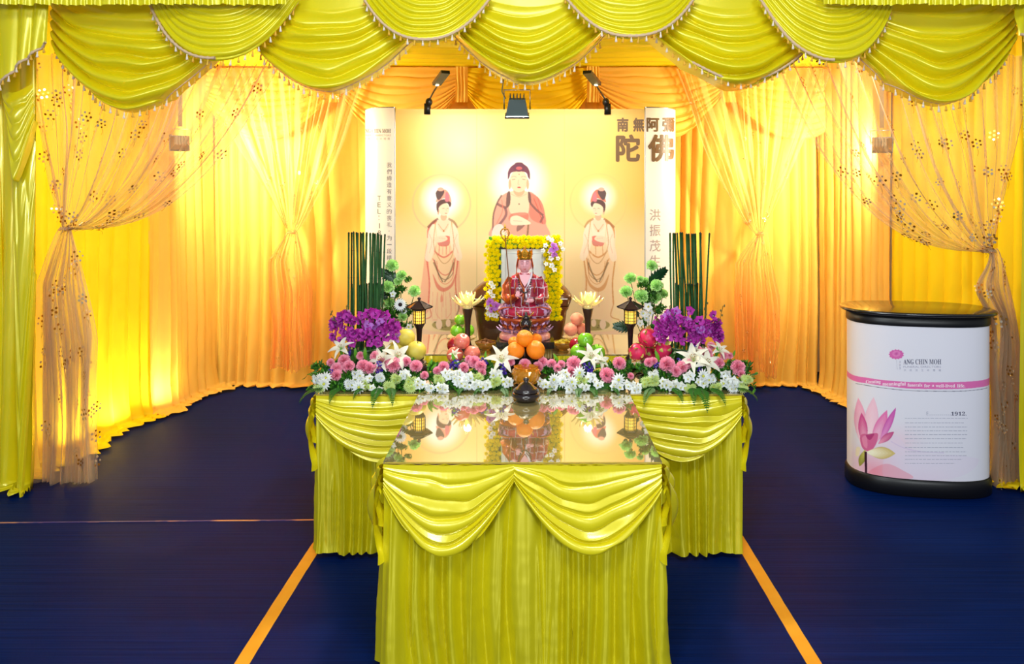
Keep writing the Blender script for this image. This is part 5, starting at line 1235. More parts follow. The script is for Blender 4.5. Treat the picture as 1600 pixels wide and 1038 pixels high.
# ---------------------------------------------------------------- portrait in a chrysanthemum border
def easel_stand():
    Y = 4.42; s = Y/F; c = base(814, Y, T1); t = thing('carved_wooden_stand', c, 'large dark brown wooden stand with flared rim behind the portrait', 'wooden stand'); Zp = lambda py: EYE-(py-CY)*s-T1
    wood = mat('polished_brown_wood', (66, 32, 8), 0.35, 0, 0.5, vary=(6, 0.35, (88, 46, 12)), coat=0.25)
    secs = [(0.0, 0, 0, 0.24, 0.10), (Zp(500), 0, 0, 0.255, 0.10), (Zp(484), 0, 0, 0.262, 0.105), (Zp(480), 0, 0, 0.272, 0.11), (Zp(476), 0, 0, 0.276, 0.112)]
    mb = MB(); loft(mb, [(0.0, 0, 0, 0.001, 0.001)]+secs, 44, e=5); mb.build('body', wood, t)
    mb = MB(); loft(mb, [(Zp(476), 0, 0, 0.276, 0.112), (Zp(472), 0, 0, 0.284, 0.118), (Zp(464), 0, 0, 0.292, 0.124), (Zp(462), 0, 0, 0.294, 0.126), (Zp(458), 0, 0, 0.285, 0.12), (Zp(450), 0, 0, 0.262, 0.11), (Zp(444), 0, 0, 0.235, 0.10), (Zp(437), 0, 0, 0.195, 0.08), (Zp(436), 0, 0, 0.001, 0.001)], 44, e=4); mb.build('flared_rim', wood, t)
    mb = MB(); mb.tube([(0.20, -0.118, Zp(463)), (0.262, -0.112, Zp(463))], 0.0022, 5); mb.tube([(-0.262, -0.112, Zp(463)), (-0.20, -0.118, Zp(463))], 0.0022, 5); mb.build('inlay', mat('pearl_inlay', (220, 220, 225), 0.3), t)
easel_stand()
# flower heads used again and again -------------------------------------------------
def flower_proto(name, fn, mats):
    mb = MB(); fn(mb); o = mb.build(name, mats); o['_proto'] = 1; return o
def place(src, parent, loc, face=(0, -1, 0.3), s=1.0, spin=None, rn=rnd):
    """flower meshes look up +Z; turn them to face a direction"""
    f = Vector(face).normalized(); q = f.to_track_quat('Z', 'Y').to_matrix().to_4x4()
    o = inst(src, parent, Matrix.Translation(loc) @ q @ Matrix.Rotation(rn.random()*6.28 if spin is None else spin, 4, 'Z') @ Matrix.Diagonal((s, s, s, 1)))
    if '_proto' in o: del o['_proto']
    return o
def pompon(mb, R=0.014, n=26, rr=random.Random(3)):
    for k in range(n):
        z = 1-1.6*(k+0.5)/n; a = k*2.399; r = math.sqrt(max(0, 1-z*z)); d = Vector((r*math.cos(a), r*math.sin(a), z))
        M = d.to_track_quat('X', 'Z').to_matrix().to_4x4(); mb.petal(R*1.15, R*0.42, 0.25, 0.3, 0, M, 3, 3)
    mb.sphere((0, 0, 0), R*0.6, 8, 6)
M_MUM = mat('yellow_chrysanthemum', (255, 238, 2), 0.6, 0, 0.2, trans=(0.35, (255, 245, 20)))
F_MUM = flower_proto('chrysanthemum', pompon, M_MUM)
def carnation(mb, n=62, R=0.033, rr=random.Random(5)):
    for k in range(n):
        z = 1-1.05*(k+0.5)/n; a = k*2.399+rr.uniform(-.2, .2); r = math.sqrt(max(0, 1-z*z)); d = Vector((r*math.cos(a), r*math.sin(a), z*0.85+0.1))
        M = d.to_track_quat('X', 'Z').to_matrix().to_4x4() @ Matrix.Rotation(rr.uniform(-0.8, 0.8), 4, 'X'); pts = []
        L = R*rr.uniform(0.82, 1.05); W_ = R*0.72
        for i in range(4):
            t = i/3; row = []
            for j in range(5):
                s_ = j/2-1; row.append((L*t*(1-0.06*((j % 2))*(t == 1)), W_*0.5*s_*(0.15+0.85*t), 0.12*W_*math.sin(s_*4+k)*t+0.05*W_*((j % 2)*2-1)*(t == 1)))
            pts.append(row)
        mb.grid(np.array(pts), 0, M)
    mb.lathe([(0.004, -0.75*R), (0.010, -0.5*R), (0.012, 0)], 8, 1)
M_PINK = mat('pink_carnation', (248, 150, 184), 0.6, 0, 0.2, trans=(0.3, (250, 150, 180)), vary=(60, 0.3, (252, 196, 212)))
M_LEAF = mat('dark_green_leaf', (26, 74, 22), 0.45, 0, 0.4, vary=(14, 0.35, (50, 110, 30)), trans=(0.15, (80, 150, 30))); M_LEAF2 = mat('bright_green_leaf', (84, 150, 40), 0.45, 0, 0.4, trans=(0.2, (130, 190, 50)))
F_CARN = flower_proto('carnation', carnation, [M_PINK, M_LEAF2])
F_GCARN = flower_proto('green_carnation', lambda mb: carnation(mb, 46, 0.032, random.Random(9)), [mat('green_carnation_petals', (176, 226, 126), 0.6, 0, 0.2, trans=(0.3, (170, 225, 110)), vary=(50, 0.3, (212, 242, 170))), M_LEAF])
M_WHITE_P = mat('white_petal', (236, 240, 244), 0.5, 0, 0.25, trans=(0.3, (245, 248, 240))); M_CEN = mat('yellow_green_centre', (190, 190, 60), 0.6); M_IVORY = mat('ivory_lily_petal', (246, 242, 224), 0.42, 0, 0.3, trans=(0.3, (250, 250, 225)), bump=((60, 60, 60), 0.1, 0.002))
def radial(mb, n, L, W_, tilt, curl, mi=0, r0=0.002, off=0.0, cup=0.2, nl=4, tip=0.6):
    for k in range(n): mb.petal(L, W_, curl, cup, mi, Matrix.Rotation(k*2*math.pi/n+off, 4, 'Z') @ Matrix.Translation((r0, 0, 0)) @ Matrix.Rotation(-math.radians(tilt), 4, 'Y'), nl, 3, tip)
def white_orchid(mb): radial(mb, 5, 0.022, 0.017, 12, 0.1); mb.petal(0.012, 0.010, 0.6, 0.4, 1, Matrix.Rotation(-1.2, 4, 'Y')); mb.sphere((0, 0, 0.003), 0.003, 6, 5, 1)
def daisy(mb): radial(mb, 13, 0.020, 0.006, 14, 0.1); radial(mb, 11, 0.016, 0.005, 32, 0.1, 0, off=0.2); radial(mb, 8, 0.011, 0.004, 55, 0.0); mb.sphere((0, 0, 0.003), 0.004, 8, 6, 1)
def lily(mb):
    for k in range(6):
        M = Matrix.Rotation(k*math.pi/3, 4, 'Z') @ Matrix.Rotation(-math.radians(62), 4, 'Y'); pts = []
        for i in range(8):
            t = i/7; w_ = 0.0145*math.sin(math.pi*min(1, (t*0.90+0.08)))**0.75*(1.2 if k % 2 else 0.9); ang = 1.9*max(0, t-0.35)**1.4
            x = 0.078*t*math.cos(ang*0.6); z = -0.060*ang*t*0.9
            pts.append([(x, w_*s_, z+0.35*w_*(abs(s_)-0.3)) for s_ in (-1, -0.5, 0, 0.5, 1)])
        mb.grid(np.array(pts), 0, M)
    for k in range(6):
        a = k*1.05+0.3; mb.tube([(0.002*math.cos(a), 0.002*math.sin(a), 0), (0.010*math.cos(a), 0.010*math.sin(a), 0.045)], 0.0008, 4, 1); mb.sphere((0.010*math.cos(a), 0.010*math.sin(a), 0.046), 0.0028, 6, 4, 2, None, (1, 1, .5))
    mb.tube([(0, 0, 0), (0, 0, -0.03)], 0.004, 6, 1)
def statice(mb, rr=random.Random(8)):
    for k in range(34):
        t = rr.random(); a = rr.random()*6.28; r = 0.010*rr.random()**0.5; c = (r*math.cos(a)+0.010*(t-0.5), r*math.sin(a), 0.034*(t-0.5))
        d = Vector((rr.uniform(-1, 1), rr.uniform(-1, 1), rr.uniform(0, 1))).normalized(); radial_m = Matrix.Translation(c) @ d.to_track_quat('Z', 'Y').to_matrix().to_4x4()
        mb.add([(0.005*math.cos(q)*(0.5 if i_ % 2 else 1), 0.005*math.sin(q)*(0.5 if i_ % 2 else 1), 0.002 if i_ % 2 == 0 else 0) for i_, q in enumerate(np.linspace(0, 2*math.pi, 10, endpoint=False))]+[(0, 0, -0.003)], [(i_, (i_+1) % 10, 10) for i_ in range(10)], 1 if k % 9 == 0 else 0, radial_m)
F_WO = flower_proto('white_orchid', white_orchid, [M_WHITE_P, M_CEN]); F_DAISY = flower_proto('white_chrysanthemum', daisy, [M_WHITE_P, M_CEN])
F_LILY = flower_proto('lily', lily, [M_IVORY, mat('lily_filament', (170, 190, 90), 0.5), mat('lily_anther', (160, 96, 30), 0.6)])
F_STAT = flower_proto('purple_statice', statice, [mat('violet_statice', (66, 28, 160), 0.6), M_WHITE_P])
def gerbera(mb): radial(mb, 18, 0.034, 0.0095, 10, 0.05, nl=4, tip=0.7); radial(mb, 16, 0.026, 0.007, 20, 0.05, 0, off=0.2); mb.lathe([(0.009, 0.003), (0.010, 0.008), (0.0, 0.010)], 16, 1)
F_GERB = flower_proto('white_gerbera', gerbera, [M_WHITE_P, mat('dark_flower_eye', (36, 14, 14), 0.6)])
M_PURP = mat('magenta_orchid', (178, 26, 152), 0.45, 0, 0.3, trans=(0.3, (190, 40, 190)), vary=(40, 0.35, (206, 84, 196))); M_LILAC = mat('lilac_orchid', (190, 120, 210), 0.45, 0, 0.3, trans=(0.3, (210, 150, 220)))
def orchid(mb):
    radial(mb, 3, 0.026, 0.018, 10, 0.15, 0, off=math.pi/2, tip=0.75)
    for a in (0.25, math.pi-0.25): mb.petal(0.026, 0.028, 0.15, 0.15, 0, Matrix.Rotation(a, 4, 'Z') @ Matrix.Rotation(-0.25, 4, 'Y'), 5, 3, 0.7)
    mb.petal(0.016, 0.012, 0.9, 0.5, 1, Matrix.Rotation(-math.pi/2, 4, 'Z') @ Matrix.Rotation(-0.9, 4, 'Y')); mb.sphere((0, 0, 0.004), 0.003, 6, 5, 2)
F_ORCH = flower_proto('purple_orchid', orchid, [M_PURP, mat('orchid_lip', (120, 10, 110), 0.5), M_WHITE_P]); F_LORCH = flower_proto('lilac_orchid', orchid, [M_LILAC, M_PURP, M_WHITE_P])
def leaf(mb): 
    pts = []
    for i in range(8):
        t = i/7; w_ = 0.012*math.sin(math.pi*(t*0.96+0.02))**0.8; pts.append([(w_*s_, -0.020*t*t, 0.085*t+0.0) if False else (0.085*t, w_*s_, 0.020*math.sin(t*2.2)+0.25*w_*abs(s_)) for s_ in (-1, -.5, 0, .5, 1)])
    mb.grid(np.array(pts))
F_LEAF = flower_proto('leaf', leaf, [M_LEAF]); F_LEAF2 = flower_proto('leaf', leaf, [M_LEAF2])
def fern(mb):
    for i in range(15):
        t = (i+1)/15; x = 0.13*t; z = 0.03*math.sin(t*2.5)-0.02*t; L = 0.034*(1-t)**0.7*min(1, 0.5+3*t)+0.004
        for s_ in (-1, 1): mb.petal(L, 0.009, -0.1, 0.1, 0, Matrix.Translation((x, 0, z)) @ Matrix.Rotation(s_*1.05, 4, 'Z'), 3, 3)
    mb.tube([(0, 0, 0), (0.045, 0, 0.02), (0.09, 0, 0.02), (0.135, 0, -0.01)], 0.0012, 4)
F_FERN = flower_proto('fern_frond', fern, [M_LEAF])
def bush(mb, rr=random.Random(21)):
    for k in range(60):
        a = rr.random()*6.28; z = rr.random(); d = Vector((math.cos(a)*rr.uniform(.2, 1), math.sin(a)*rr.uniform(.2, 1), rr.uniform(0.0, 1))).normalized()
        mb.petal(rr.uniform(.02, .035), 0.012, 0.2, 0.2, rr.random() < 0.3, Matrix.Translation((rr.uniform(-.03, .03), rr.uniform(-.025, .025), rr.uniform(0, .03))) @ d.to_track_quat('X', 'Z').to_matrix().to_4x4(), 3, 3)
F_BUSH = flower_proto('foliage_tuft', bush, [M_LEAF, M_LEAF2])

def portrait():
    Y = 4.22; s = Y/F; c = base(818, Y, T1); t = thing('memorial_portrait', c, 'blank white portrait in thin dark frame bordered by yellow chrysanthemums', 'picture frame'); 
    X = lambda px: (px-818)*s; Z = lambda py: EYE-(py-CY)*s-T1
    fr = mat('black_frame', (26, 24, 24), 0.3); 
    mb = MB(); x0, x1, z0, z1 = X(782), X(853), Z(500), Z(389)
    for a in ((x0-0.012, x0, z0-0.012, z1+0.012), (x1, x1+0.012, z0-0.012, z1+0.012), (x0, x1, z1, z1+0.012), (x0, x1, z0-0.012, z0)): mb.box(a[0], a[1], -0.012, 0.012, a[2], a[3])
    mb.build('frame', fr, t, smooth=False)
    MB().box(x0, x1, -0.004, 0.006, z0, z1).build('blank_photograph', mat('blank_photo_paper', (214, 224, 216), 0.4), t, smooth=False)
    mb = MB(); g = mat('fine_grey_line', (130, 140, 150), 0.5); ix0, ix1, iz1 = X(790), X(847), Z(396.5)
    mb.tube([(ix0, -0.006, z0), (ix0, -0.006, iz1), (ix1, -0.006, iz1), (ix1, -0.006, z0)], 0.0008, 4); mb.build('inner_rule', g, t)
    MB().box(X(784), X(852), 0.02, 0.04, -0.0, z1).build('backing_board', fr, t, smooth=False)
    for lx in (-0.09, 0.09): MB().tube([(lx, 0.03, 0), (lx, 0.03, z0)], 0.006, 6).build('support_leg', fr, t)
    # border of chrysanthemums: individual heads fill the U-shaped pad
    cells = []
    gx = 6.6
    for i, py in enumerate(np.arange(371, 498, gx)):
        for j, px in enumerate(np.arange(760, 880, gx)):
            qx = px+(gx/2 if i % 2 else 0)
            if qx > 877: continue
            if 783 < qx < 852 and py > 388: continue
            if 768 > qx and py < 374: continue
            cells.append((qx, py))
    MB().box(X(764), X(783), -0.01, 0.02, Z(496), Z(370)).build('border_pad', M_LEAF2, t, smooth=False)
    MB().box(X(852.5), X(875), -0.01, 0.02, Z(496), Z(370)).build('border_pad', M_LEAF2, t, smooth=False)
    MB().box(X(783), X(852.5), -0.01, 0.02, Z(387), Z(370)).build('border_pad', M_LEAF2, t, smooth=False)
    rr = random.Random(6)
    cells.sort(key=lambda c_: rr.random())
    rest = MB(); A = np.array([v.co[:] for v in F_MUM.data.vertices]); FF = [tuple(p.vertices) for p in F_MUM.data.polygons]
    for k, (px, py) in enumerate(cells):
        loc = Vector((X(px+rr.uniform(-1, 1)), -0.020-rr.random()*0.006, Z(py+rr.uniform(-1, 1)))); f = (rr.uniform(-.4, .4), -1, rr.uniform(-.3, .5)); sc = rr.uniform(0.85, 1.1)
        if k < 100: place(F_MUM, t, loc, f, sc, rn=rr)
        else:
            q = Vector(f).normalized().to_track_quat('Z', 'Y').to_matrix().to_4x4(); rest.add(A, FF, 0, Matrix.Translation(loc) @ q @ Matrix.Diagonal((sc, sc, sc, 1)))
    if rest.v: o = rest.build('chrysanthemum', M_MUM, t); o['kind'] = 'stuff'
    # orchid sprays on two corners
    def spray(cl, nm):
        for kind, px, py, dy, sc in cl:
            src = dict(w=F_WO, l=F_LORCH, g=F_LEAF2, d=F_LEAF)[kind]
            if kind in 'gd':
                o = inst(src, t, Matrix.Translation((X(px), -0.045, Z(py))) @ Matrix.Rotation(rr.uniform(0, 6.28), 4, 'Y') @ Matrix.Diagonal((sc, sc, sc, 1)));
                if '_proto' in o: del o['_proto']
            else: place(src, t, Vector((X(px), -0.06-dy, Z(py))), (rr.uniform(-.3, .3), -1, rr.uniform(-.2, .4)), sc, rn=rr)
    spray([('d', 860, 372, 0, .45), ('g', 872, 378, 0, .4), ('d', 876, 392, 0, .4), ('g', 853, 388, 0, .4), ('w', 856, 371, .0, .7), ('w', 862, 374, .01, .7), ('w', 852, 382, 0, .7), ('w', 875, 379, 0, .7), ('w', 879, 388, 0, .6), ('l', 864, 385, .02, 1.25), ('l', 866, 396, .015, .8), ('w', 860, 402, .01, .8), ('w', 853, 411, 0, .6),
           ('w', 862, 413, .01, .8), ('w', 866, 419, .01, .7), ('w', 858, 392, 0, .6), ('w', 848, 390, 0, .6), ('d', 858, 425, 0, .35), ('w', 871, 402, 0, .6)], 't')
    spray([('w', 768, 440, 0, .75), ('w', 772, 446, .01, .75), ('w', 767, 453, .01, .75), ('w', 771, 460, 0, .75), ('l', 766, 469, .01, 1.0), ('l', 775, 474, .02, 1.15), ('w', 763, 478, 0, .7), ('w', 768, 488, .01, .85), ('w', 776, 489, .01, .85), ('w', 764, 487, 0, .7), ('d', 758, 478, 0, .45), ('g', 759, 486, 0, .4), ('d', 758, 468, 0, .4), ('g', 786, 472, 0, .4), ('l', 770, 481, .01, .8)], 'b')
portrait()
# ================================================================ flower arrangements
F_GREENB = flower_proto('pale_green_bloom', daisy, [mat('pale_green_petal', (206, 224, 150), 0.5, trans=(0.3, (220, 235, 170))), M_CEN])
def ycut(py): return 3.53+(612-py)/62*0.17
def tray(t, x0, x1, o3):
    mb = MB(); mb.box(x0, x1, 3.56, 3.70, T0, T0+0.025); mb.v = [v-np.array(o3) for v in mb.v]; mb.build('foam_tray', M_LEAF, t, smooth=False)
def low_arrangement(label, x0, x1, carn, lil, stat, seed, buds=(), ferns=(), dens=1.0, top=None):
    rr = random.Random(seed); Yc = 3.60; c = base(0.5*(x0+x1), Yc, T0); t = thing('table_flower_arrangement', c, label, 'flower arrangement', 'flower arrangements along the altar edge')
    tray(t, (x0+14-CX)*3.6/F, (x1-14-CX)*3.6/F, c)
    loc = lambda px, py, Y: P(px, py, Y)-c
    n = int((x1-x0)/5.2*dens)
    for k in range(n*2):      # tufts of greenery as a bed
        px = rr.uniform(x0+8, x1-8); py = rr.uniform(573, 613); place(F_BUSH, t, loc(px, py, ycut(py)+0.015), (rr.uniform(-.3, .3), -0.6, 1), rr.uniform(.6, .85), rn=rr) if k < 95 else None
    for (px, py, r) in carn: place(F_CARN, t, loc(px, py, ycut(py)-0.02), (rr.uniform(-.35, .35)+(px-(x0+x1)/2)/200, -1, rr.uniform(.1, .7)), r/9.6, rn=rr)
    for (px, py, fx, fz, s_) in lil: place(F_LILY, t, loc(px, py, ycut(py)-0.015), (fx, -0.75, fz), s_, rn=rr)
    for (px, py, s_) in stat: place(F_STAT, t, loc(px, py, ycut(py)-0.035), (rr.uniform(-.6, .6), -0.3, 1), s_, rn=rr)
    taken = [(a, b, r) for a, b, r in carn]+[(a, b, 5) for a, b, s_ in stat]
    cl = []; tries = 0
    while len(cl) < int((x1-x0)/9.5) and tries < 3000:      # white sprays in clumps with leaves showing between
        tries += 1; px = rr.uniform(x0+4, x1-4); e = min(px-x0, x1-px)/(x1-x0); py = rr.triangular(576 if e > .12 else 588, 609, 598)
        if any((px-a)**2*0.7+(py-b)**2*1.2 < 9.5**2 for a, b in cl) or any((px-a)**2+(py-b)**2 < (r+5)**2 for a, b, r in taken): continue
        cl.append((px, py))
    for ci, (cx_, cy_) in enumerate(cl):
        kind = rr.random(); src = F_WO if kind < .5 else (F_DAISY if kind < .8 else F_GREENB)
        if src is F_DAISY and rr.random() < .5:
            place(src, t, loc(cx_, cy_, ycut(cy_)-0.05), (rr.uniform(-.4, .4), -1, rr.uniform(0, .5)), rr.uniform(1.5, 1.9), rn=rr); continue
        for k in range(rr.randint(3, 5)):
            a = k*1.6+rr.random(); q = rr.uniform(2.6, 5.6); px = cx_+q*math.cos(a); py = min(611, cy_+q*.8*math.sin(a))
            place(src, t, loc(px, py, ycut(py)-0.04), (0.5*math.cos(a)+rr.uniform(-.3, .3), -1, rr.uniform(-.3, .5)), rr.uniform(.8, 1.1), rn=rr)
    for (px, py, ang, s_) in buds:   # upright lily leaves
        o = inst(F_LEAF2, t, Matrix.Translation(loc(px, py, ycut(py))) @ Matrix.Rotation(-math.radians(ang), 4, 'Y') @ Matrix.Rotation(math.pi/2, 4, 'X') @ Matrix.Diagonal((s_, s_, s_, 1))); del o['_proto']
    for (px, ang, s_) in ferns:      # fronds that fall over the table edge
        o = inst(F_FERN, t, Matrix.Translation(loc(px, 606, 3.50)) @ Matrix.Rotation(math.radians(ang), 4, 'Z') @ Matrix.Rotation(math.radians(22), 4, 'Y') @ Matrix.Diagonal((s_, s_, s_, 1))); del o['_proto']
    return t
T1_ = low_arrangement('long low arrangement of pink carnations, white blooms and lily at left end of altar edge', 488, 668,
    [(526, 577, 9), (538, 564, 9), (545, 573, 9), (526, 587, 9), (517, 567, 6), (563, 556, 6), (568, 573, 10), (577, 576, 9), (588, 558, 9), (597, 566, 7), (615, 571, 12), (635, 566, 7), (650, 573, 9), (590, 575, 7), (663, 587, 6)],
    [(602, 566, -.5, .6, 1.0), (618, 560, .55, .7, 1.0), (536, 548, -.3, .9, .85)], [(545, 551, 1.1), (518, 583, 1), (593, 578, 1.4), (592, 570, 1.1)], 5,
    buds=((535, 558, 95, .6), (557, 562, 92, .7), (571, 563, 88, .75), (668, 575, 60, .6)), ferns=((505, 215, .9), (528, 262, .8), (566, 250, .6), (592, 268, 1.0), (610, 285, .9)))
T2_ = low_arrangement('low arrangement of pink carnations and white blooms between pears and small dark pot', 664, 803,
    [(693, 574, 8), (683, 580, 6), (724, 575, 8), (741, 566, 9), (751, 573, 9), (733, 562, 6), (753, 582, 6), (812-14, 566, 6)],
    [(783, 566, .1, .7, 1.05), (712, 556, -.3, .9, .45)], [(709, 570, 1.5), (756, 566, 1.2), (785, 577, 1.6), (718, 573, 1.0)], 6,
    buds=((713, 569, 110, .7), (758, 562, 85, .5), (672, 580, 50, .6)), ferns=((722, 258, .5), (752, 240, .5), (786, 285, .7)))
T3_ = low_arrangement('low arrangement of pink carnations and white blooms between small dark pot and lantern', 843, 990,
    [(841, 574, 8), (848, 566, 7), (862, 569, 7), (877, 570, 6), (897, 569, 11), (893, 581, 8), (948, 587, 11), (967, 569, 10), (985, 588, 5), (871, 576, 6), (820, 571, 9)],
    [(922, 562, .1, .8, .95), (935, 566, .6, .6, .7)], [(922, 578, 1.5), (915, 573, 1.1)], 7,
    buds=((873, 566, 120, .6), (930, 574, 30, .6)), ferns=((862, 250, .5), (905, 262, .7), (925, 280, .7), (958, 290, .5)))
T4_ = low_arrangement('long low arrangement of pink carnations, white blooms and lilies at right end of altar edge', 990, 1172,
    [(1042, 571, 12), (1066, 574, 9), (1073, 568, 8), (1056, 581, 8), (1104, 553, 9), (1111, 541, 6), (1123, 568, 8), (1152, 575, 11), (1014, 567, 7), (1131, 556, 6), (1021, 565, 6), (1091, 547, 6), (1140, 556, 5), (1158, 585, 6)],
    [(1084, 566, -.3, .8, 1.1), (1100, 570, .3, .6, 1.0), (1122, 552, .35, 1.2, .75), (1090, 552, -.8, .5, .7)], [(1094, 578, 1.2), (1026, 571, .9), (1085, 545, 1.0), (1062, 563, .8)], 8,
    buds=((1030, 566, 110, .75), (1118, 560, 85, .7), (1143, 560, 70, .5)), ferns=((1020, 240, .9), (1052, 285, .8), (1082, 262, .9), (1092, 272, 1.2), (1112, 290, .9), (1150, 330, .8)))
# trailing sprigs beyond the ends
def sprig(t, pts, c):
    MB().tube([tuple(Vector(p)-c) for p in pts], 0.002, 5).build('sprig_stem', M_LEAF2, t)
    rr = random.Random(len(pts)+int(pts[0][0]*100)); 
    for i in range(1, len(pts)):
        for k in range(3):
            p = Vector(pts[i-1]).lerp(Vector(pts[i]), (k+1)/3)-c; o = inst(F_LEAF2 if k % 2 else F_LEAF, t, TRS(p, (rr.random()*6, rr.uniform(-.6, .6), rr.random()*6), 0.4)); del o['_proto']
for T_, sgn, xs_ in ((T1_, -1, (500, 492, 484, 478)), (T4_, 1, (1158, 1168, 1176, 1181))):
    c = T_.location.copy()
    sprig(T_, [P(xs_[0], 596, 3.60), P(xs_[1], 600, 3.58), P(xs_[2], 604, 3.56), P(xs_[3], 610, 3.55)], c)
    sprig(T_, [P(xs_[0]-sgn*6, 585, 3.62), P(xs_[1]+sgn*2, 582, 3.60), P(xs_[2]+sgn*4, 586 if sgn < 0 else 592, 3.60)], c)

# ---------------------------------------------------------------- orchid vases with tall horsetail reeds
M_VASE = mat('leaf_wrapped_vase', (16, 52, 26), 0.3, 0, 0.5, vary=(8, 0.4, (40, 96, 40)), coat=0.3)
M_REED = mat('horsetail_reed', (22, 66, 34), 0.4, 0, 0.4, vary=(30, 0.4, (46, 96, 44))); M_REEDTIP = mat('reed_node', (14, 30, 20), 0.5)
def orchid_vase(cx, label, tops, seed, spread):
    Y = 3.84; rr = random.Random(seed); c = base(cx, Y, T0); t = thing('orchid_vase', c, label, 'flower vase', 'orchid vases at the altar ends')
    MB().lathe([(0, 0), (0.075, 0), (0.080, 0.01), (0.088, 0.08), (0.096, 0.135), (0.094, 0.14), (0.086, 0.135), (0, 0.12)], 36).build('vase', M_VASE, t)
    for k in range(10):
        a = k*0.63; o = inst(F_LEAF, t, Matrix.Translation((0.092*math.cos(a), 0.092*math.sin(a), 0.13)) @ Matrix.Rotation(a, 4, 'Z') @ Matrix.Rotation(1.25, 4, 'Y') @ Matrix.Diagonal((1.1, 1.6, 1.1, 1))); del o['_proto']
    for (px0, px1, py) in tops:
        dY = rr.uniform(-0.02, 0.07); p0 = P(px0, 548, Y+dY)-c; p1 = P(px1, py, Y+dY)-c; p0.z = 0.12
        m = p0.lerp(p1, 0.5)+Vector((rr.uniform(-.006, .006), 0, 0)); mb = MB(); N = 14; path = []
        for i in range(N): q = i/(N-1); path.append(p0*(1-q)**2+m*2*q*(1-q)+p1*q*q)
        mb.tube(path, rr.uniform(0.0042, 0.0058), 7); mb.lathe([(0.0048, -0.004), (0.005, 0.0), (0.002, 0.004), (0, 0.005)], 7, 1, Matrix.Translation(p1))
        for i in (4, 8, 11): mb.lathe([(0.0050, -0.0015), (0.0053, 0), (0.0050, 0.0015)], 7, 1, Matrix.Translation(path[i]))
        mb.build('horsetail_reed', [M_REED, M_REEDTIP], t)
    n = 0
    while n < 96:
        a = rr.uniform(-spread, spread); b = rr.uniform(-1, 1); px = cx+a; e = 1-(abs(a)/spread)**2.2
        py = 512+b*27*max(0.35, e**0.5); 
        if abs(a) > spread*.8: py = 515+b*14
        Yq = Y-0.075-0.06*rr.random()*e+0.05*(512-py)/30*0.4
        place(F_ORCH if rr.random() < .9 else F_LORCH, t, P(px, py, Yq)-c, (a/spread*.9+rr.uniform(-.4, .4), -1, rr.uniform(-.4, .6)), rr.uniform(.85, 1.2), rn=rr); n += 1
    for sg, (ex, ey) in ((-1, (-spread-4, 487 if seed % 2 else 480)), (1, (spread+4, 500 if seed % 2 else 478)), (-1, (-spread*.6, 478)), (1, (spread*.55, 474))):
        pts = [P(cx+ex*0.5, 520, Y-.07)-c, P(cx+ex*.9, 500, Y-.09)-c, P(cx+ex, ey, Y-.09)-c]; mb = MB(); mb.tube(pts, 0.0016, 5)
        for k in range(4): q = pts[1].lerp(pts[2], k/3); mb.sphere(tuple(q+Vector((0.006*((k % 2)*2-1), 0, 0))), 0.0055, 8, 6, 0, None, (0.7, 0.7, 1.2))
        mb.build('bud_spray', mat('olive_orchid_buds', (104, 96, 46), 0.5), t)
orchid_vase(571, 'vase of magenta orchids with tall green reeds at left end of altar',
    [(544, 545, 364), (548, 549.5, 364), (552, 552.5, 363), (562, 557, 364), (565, 563.5, 364), (566, 567.5, 364), (567, 573, 364), (578, 578.5, 365), (581, 583, 365), (583, 586, 366), (590, 591.5, 367), (592, 595.5, 368), (597, 601.5, 367), (575, 566, 366), (559, 559, 365), (586, 590, 365),
     (549, 549.5, 444), (558, 559, 444), (566, 568, 444), (572, 573, 444), (578, 577, 443), (583, 584, 444), (593, 591, 445), (596, 597, 445), (588, 589, 443), (562, 563, 446)], 3, 50)
orchid_vase(1076, 'vase of magenta orchids with tall green reeds at right end of altar',
    [(1051, 1047, 365), (1055, 1052, 365), (1060, 1054.5, 365), (1068, 1058, 365), (1070, 1063, 364), (1066, 1066, 364), (1080, 1064, 365), (1076, 1073, 366), (1084, 1076, 366), (1084, 1081, 366), (1090, 1084, 366), (1091, 1086.5, 366), (1098, 1094, 364), (1092, 1095, 365), (1100, 1108.5, 365),
     (1048, 1048, 446), (1056, 1056, 443), (1060, 1060, 446), (1066, 1066, 443), (1070, 1071, 444), (1075, 1076, 444), (1080, 1081, 445), (1087, 1086, 445), (1090, 1090, 443), (1096, 1094, 444)], 4, 50)

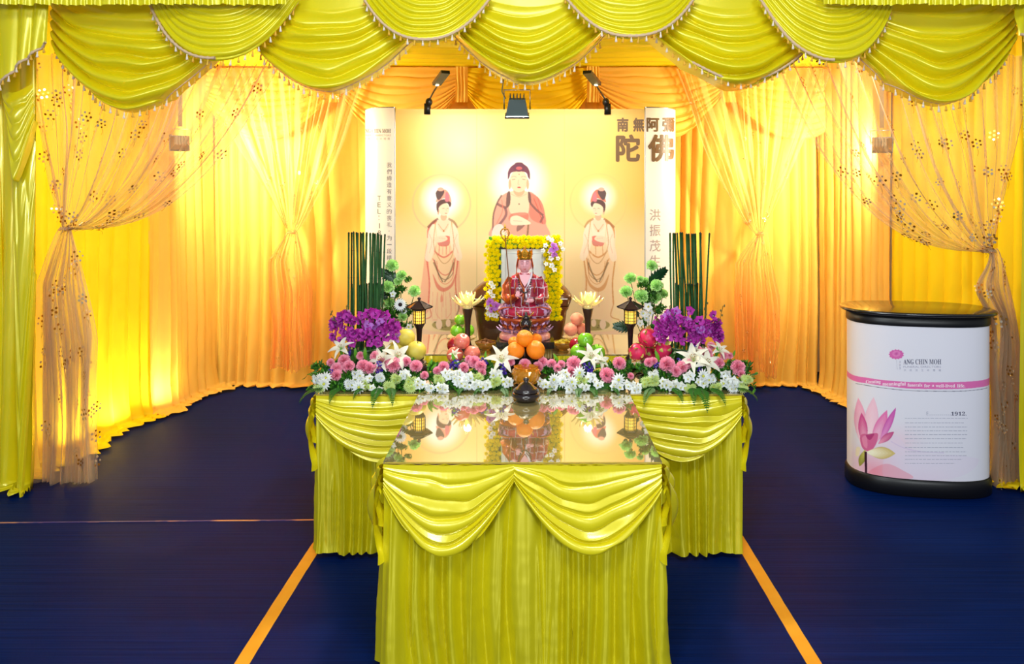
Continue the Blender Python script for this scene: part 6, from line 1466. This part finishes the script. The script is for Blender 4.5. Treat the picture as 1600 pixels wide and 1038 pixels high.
# ---------------------------------------------------------------- green and white arrangements behind the lanterns
M_PHIL = mat('philodendron_leaf', (18, 58, 30), 0.35, 0, 0.5)
def lobed_leaf(mb):
    mb.tube([(0, 0, 0), (0.05, 0, 0.01), (0.11, 0, 0.0)], 0.0025, 5)
    for i in range(7):
        t = i/6; x = 0.015+0.095*t; L = 0.055*(1-0.35*abs(t-.4)*2)
        for s_ in (-1, 1): mb.petal(L, 0.016, 0.1, 0.15, 0, Matrix.Translation((x, 0, 0.006)) @ Matrix.Rotation(s_*(1.15-0.6*t), 4, 'Z'), 4, 3, base=0.7)
F_PHIL = flower_proto('lobed_leaf', lobed_leaf, [M_PHIL])
def green_arr(cx, Y, label, gc, gb, wh, phil, seed, stem_x, leaves):
    rr = random.Random(seed); c = base(cx, Y, T0); t = thing('green_flower_arrangement', c, label, 'flower arrangement', 'green and white arrangements')
    MB().lathe([(0, 0), (0.045, 0), (0.05, 0.01), (0.055, 0.09), (0.05, 0.095), (0, 0.09)], 24).build('pot', M_VASE, t)
    for (px, py, r) in gc:
        p = P(px, py, Y+rr.uniform(-.04, .03))-c; place(F_GCARN, t, p, (rr.uniform(-.4, .4), -1, .8), r/7.8, rn=rr)
        MB().tube([tuple(p+Vector((0, 0.0, -0.006))), tuple(p.lerp(Vector(((stem_x-cx)*Y/F, 0, 0.09)), .45)+Vector((0, .01, -0.015))), ((stem_x-cx)*Y/F, 0, 0.09)], 0.002, 5).build('stem', M_LEAF, t)
    for (px, py, s_) in gb: place(F_GERB, t, P(px, py, Y-.06)-c, (.1, -1, .1), s_, rn=rr)
    for (px, py, s_) in wh: place(F_DAISY if rr.random() < .5 else F_WO, t, P(px, py, Y-.04)-c, (rr.uniform(-.4, .4), -1, rr.uniform(-.2, .5)), s_, rn=rr)
    for (px, py, ang, s_) in phil:
        o = inst(F_PHIL, t, Matrix.Translation(P(px, py, Y-.01)-c) @ Matrix.Rotation(-math.radians(ang), 4, 'Y') @ Matrix.Rotation(-math.pi/2+.3, 4, 'X') @ Matrix.Diagonal((s_, s_, s_, 1))); del o['_proto']
    for k in range(leaves[4]):
        px = rr.uniform(leaves[0], leaves[1]); py = rr.uniform(leaves[2], leaves[3]); place(F_BUSH, t, P(px, py, Y+rr.uniform(-.02, .04))-c, (rr.uniform(-.5, .5), -.5, 1), rr.uniform(.55, .85), rn=rr)
green_arr(620, 3.98, 'green carnations with white gerbera behind the pears, left side', [(613, 416, 9), (628, 432, 8), (606, 449, 9), (648, 456, 8.5), (622, 441, 6), (608, 474, 8), (629, 496, 7)], [(625.5, 476, 1.0)], [(619, 505, 1.1), (640, 512, 1), (636, 521, 1.2), (615, 460, .9), (631, 486, .9)],
          [(624, 440, 150, .9), (600, 470, 80, .6)], 12, 620, (604, 640, 440, 520, 26))
green_arr(1015, 4.00, 'green carnations and white blooms behind the dragon fruits, right side', [(1018, 416, 8), (985, 436, 8.5), (1026, 447, 9), (978, 457, 9), (1002, 464, 10), (1024, 466, 9.5), (1000, 437, 5), (1008, 440, 6), (1036, 460, 7)], [], [(1012, 480, 1.2), (1005, 490, 1.1), (1010, 498, 1), (1000, 505, 1), (1016, 488, 1)],
          [(1015, 444, 40, .9), (990, 512, 175, .8), (1000, 490, 190, .5)], 13, 1012, (1000, 1036, 448, 520, 24))
# pale leaf and tendril reaching out behind the pears
for o in list(bpy.data.objects):
    if o.get('_proto'): bpy.data.objects.remove(o)
for o in (T_W, T_Y): bpy.data.objects.remove(o)
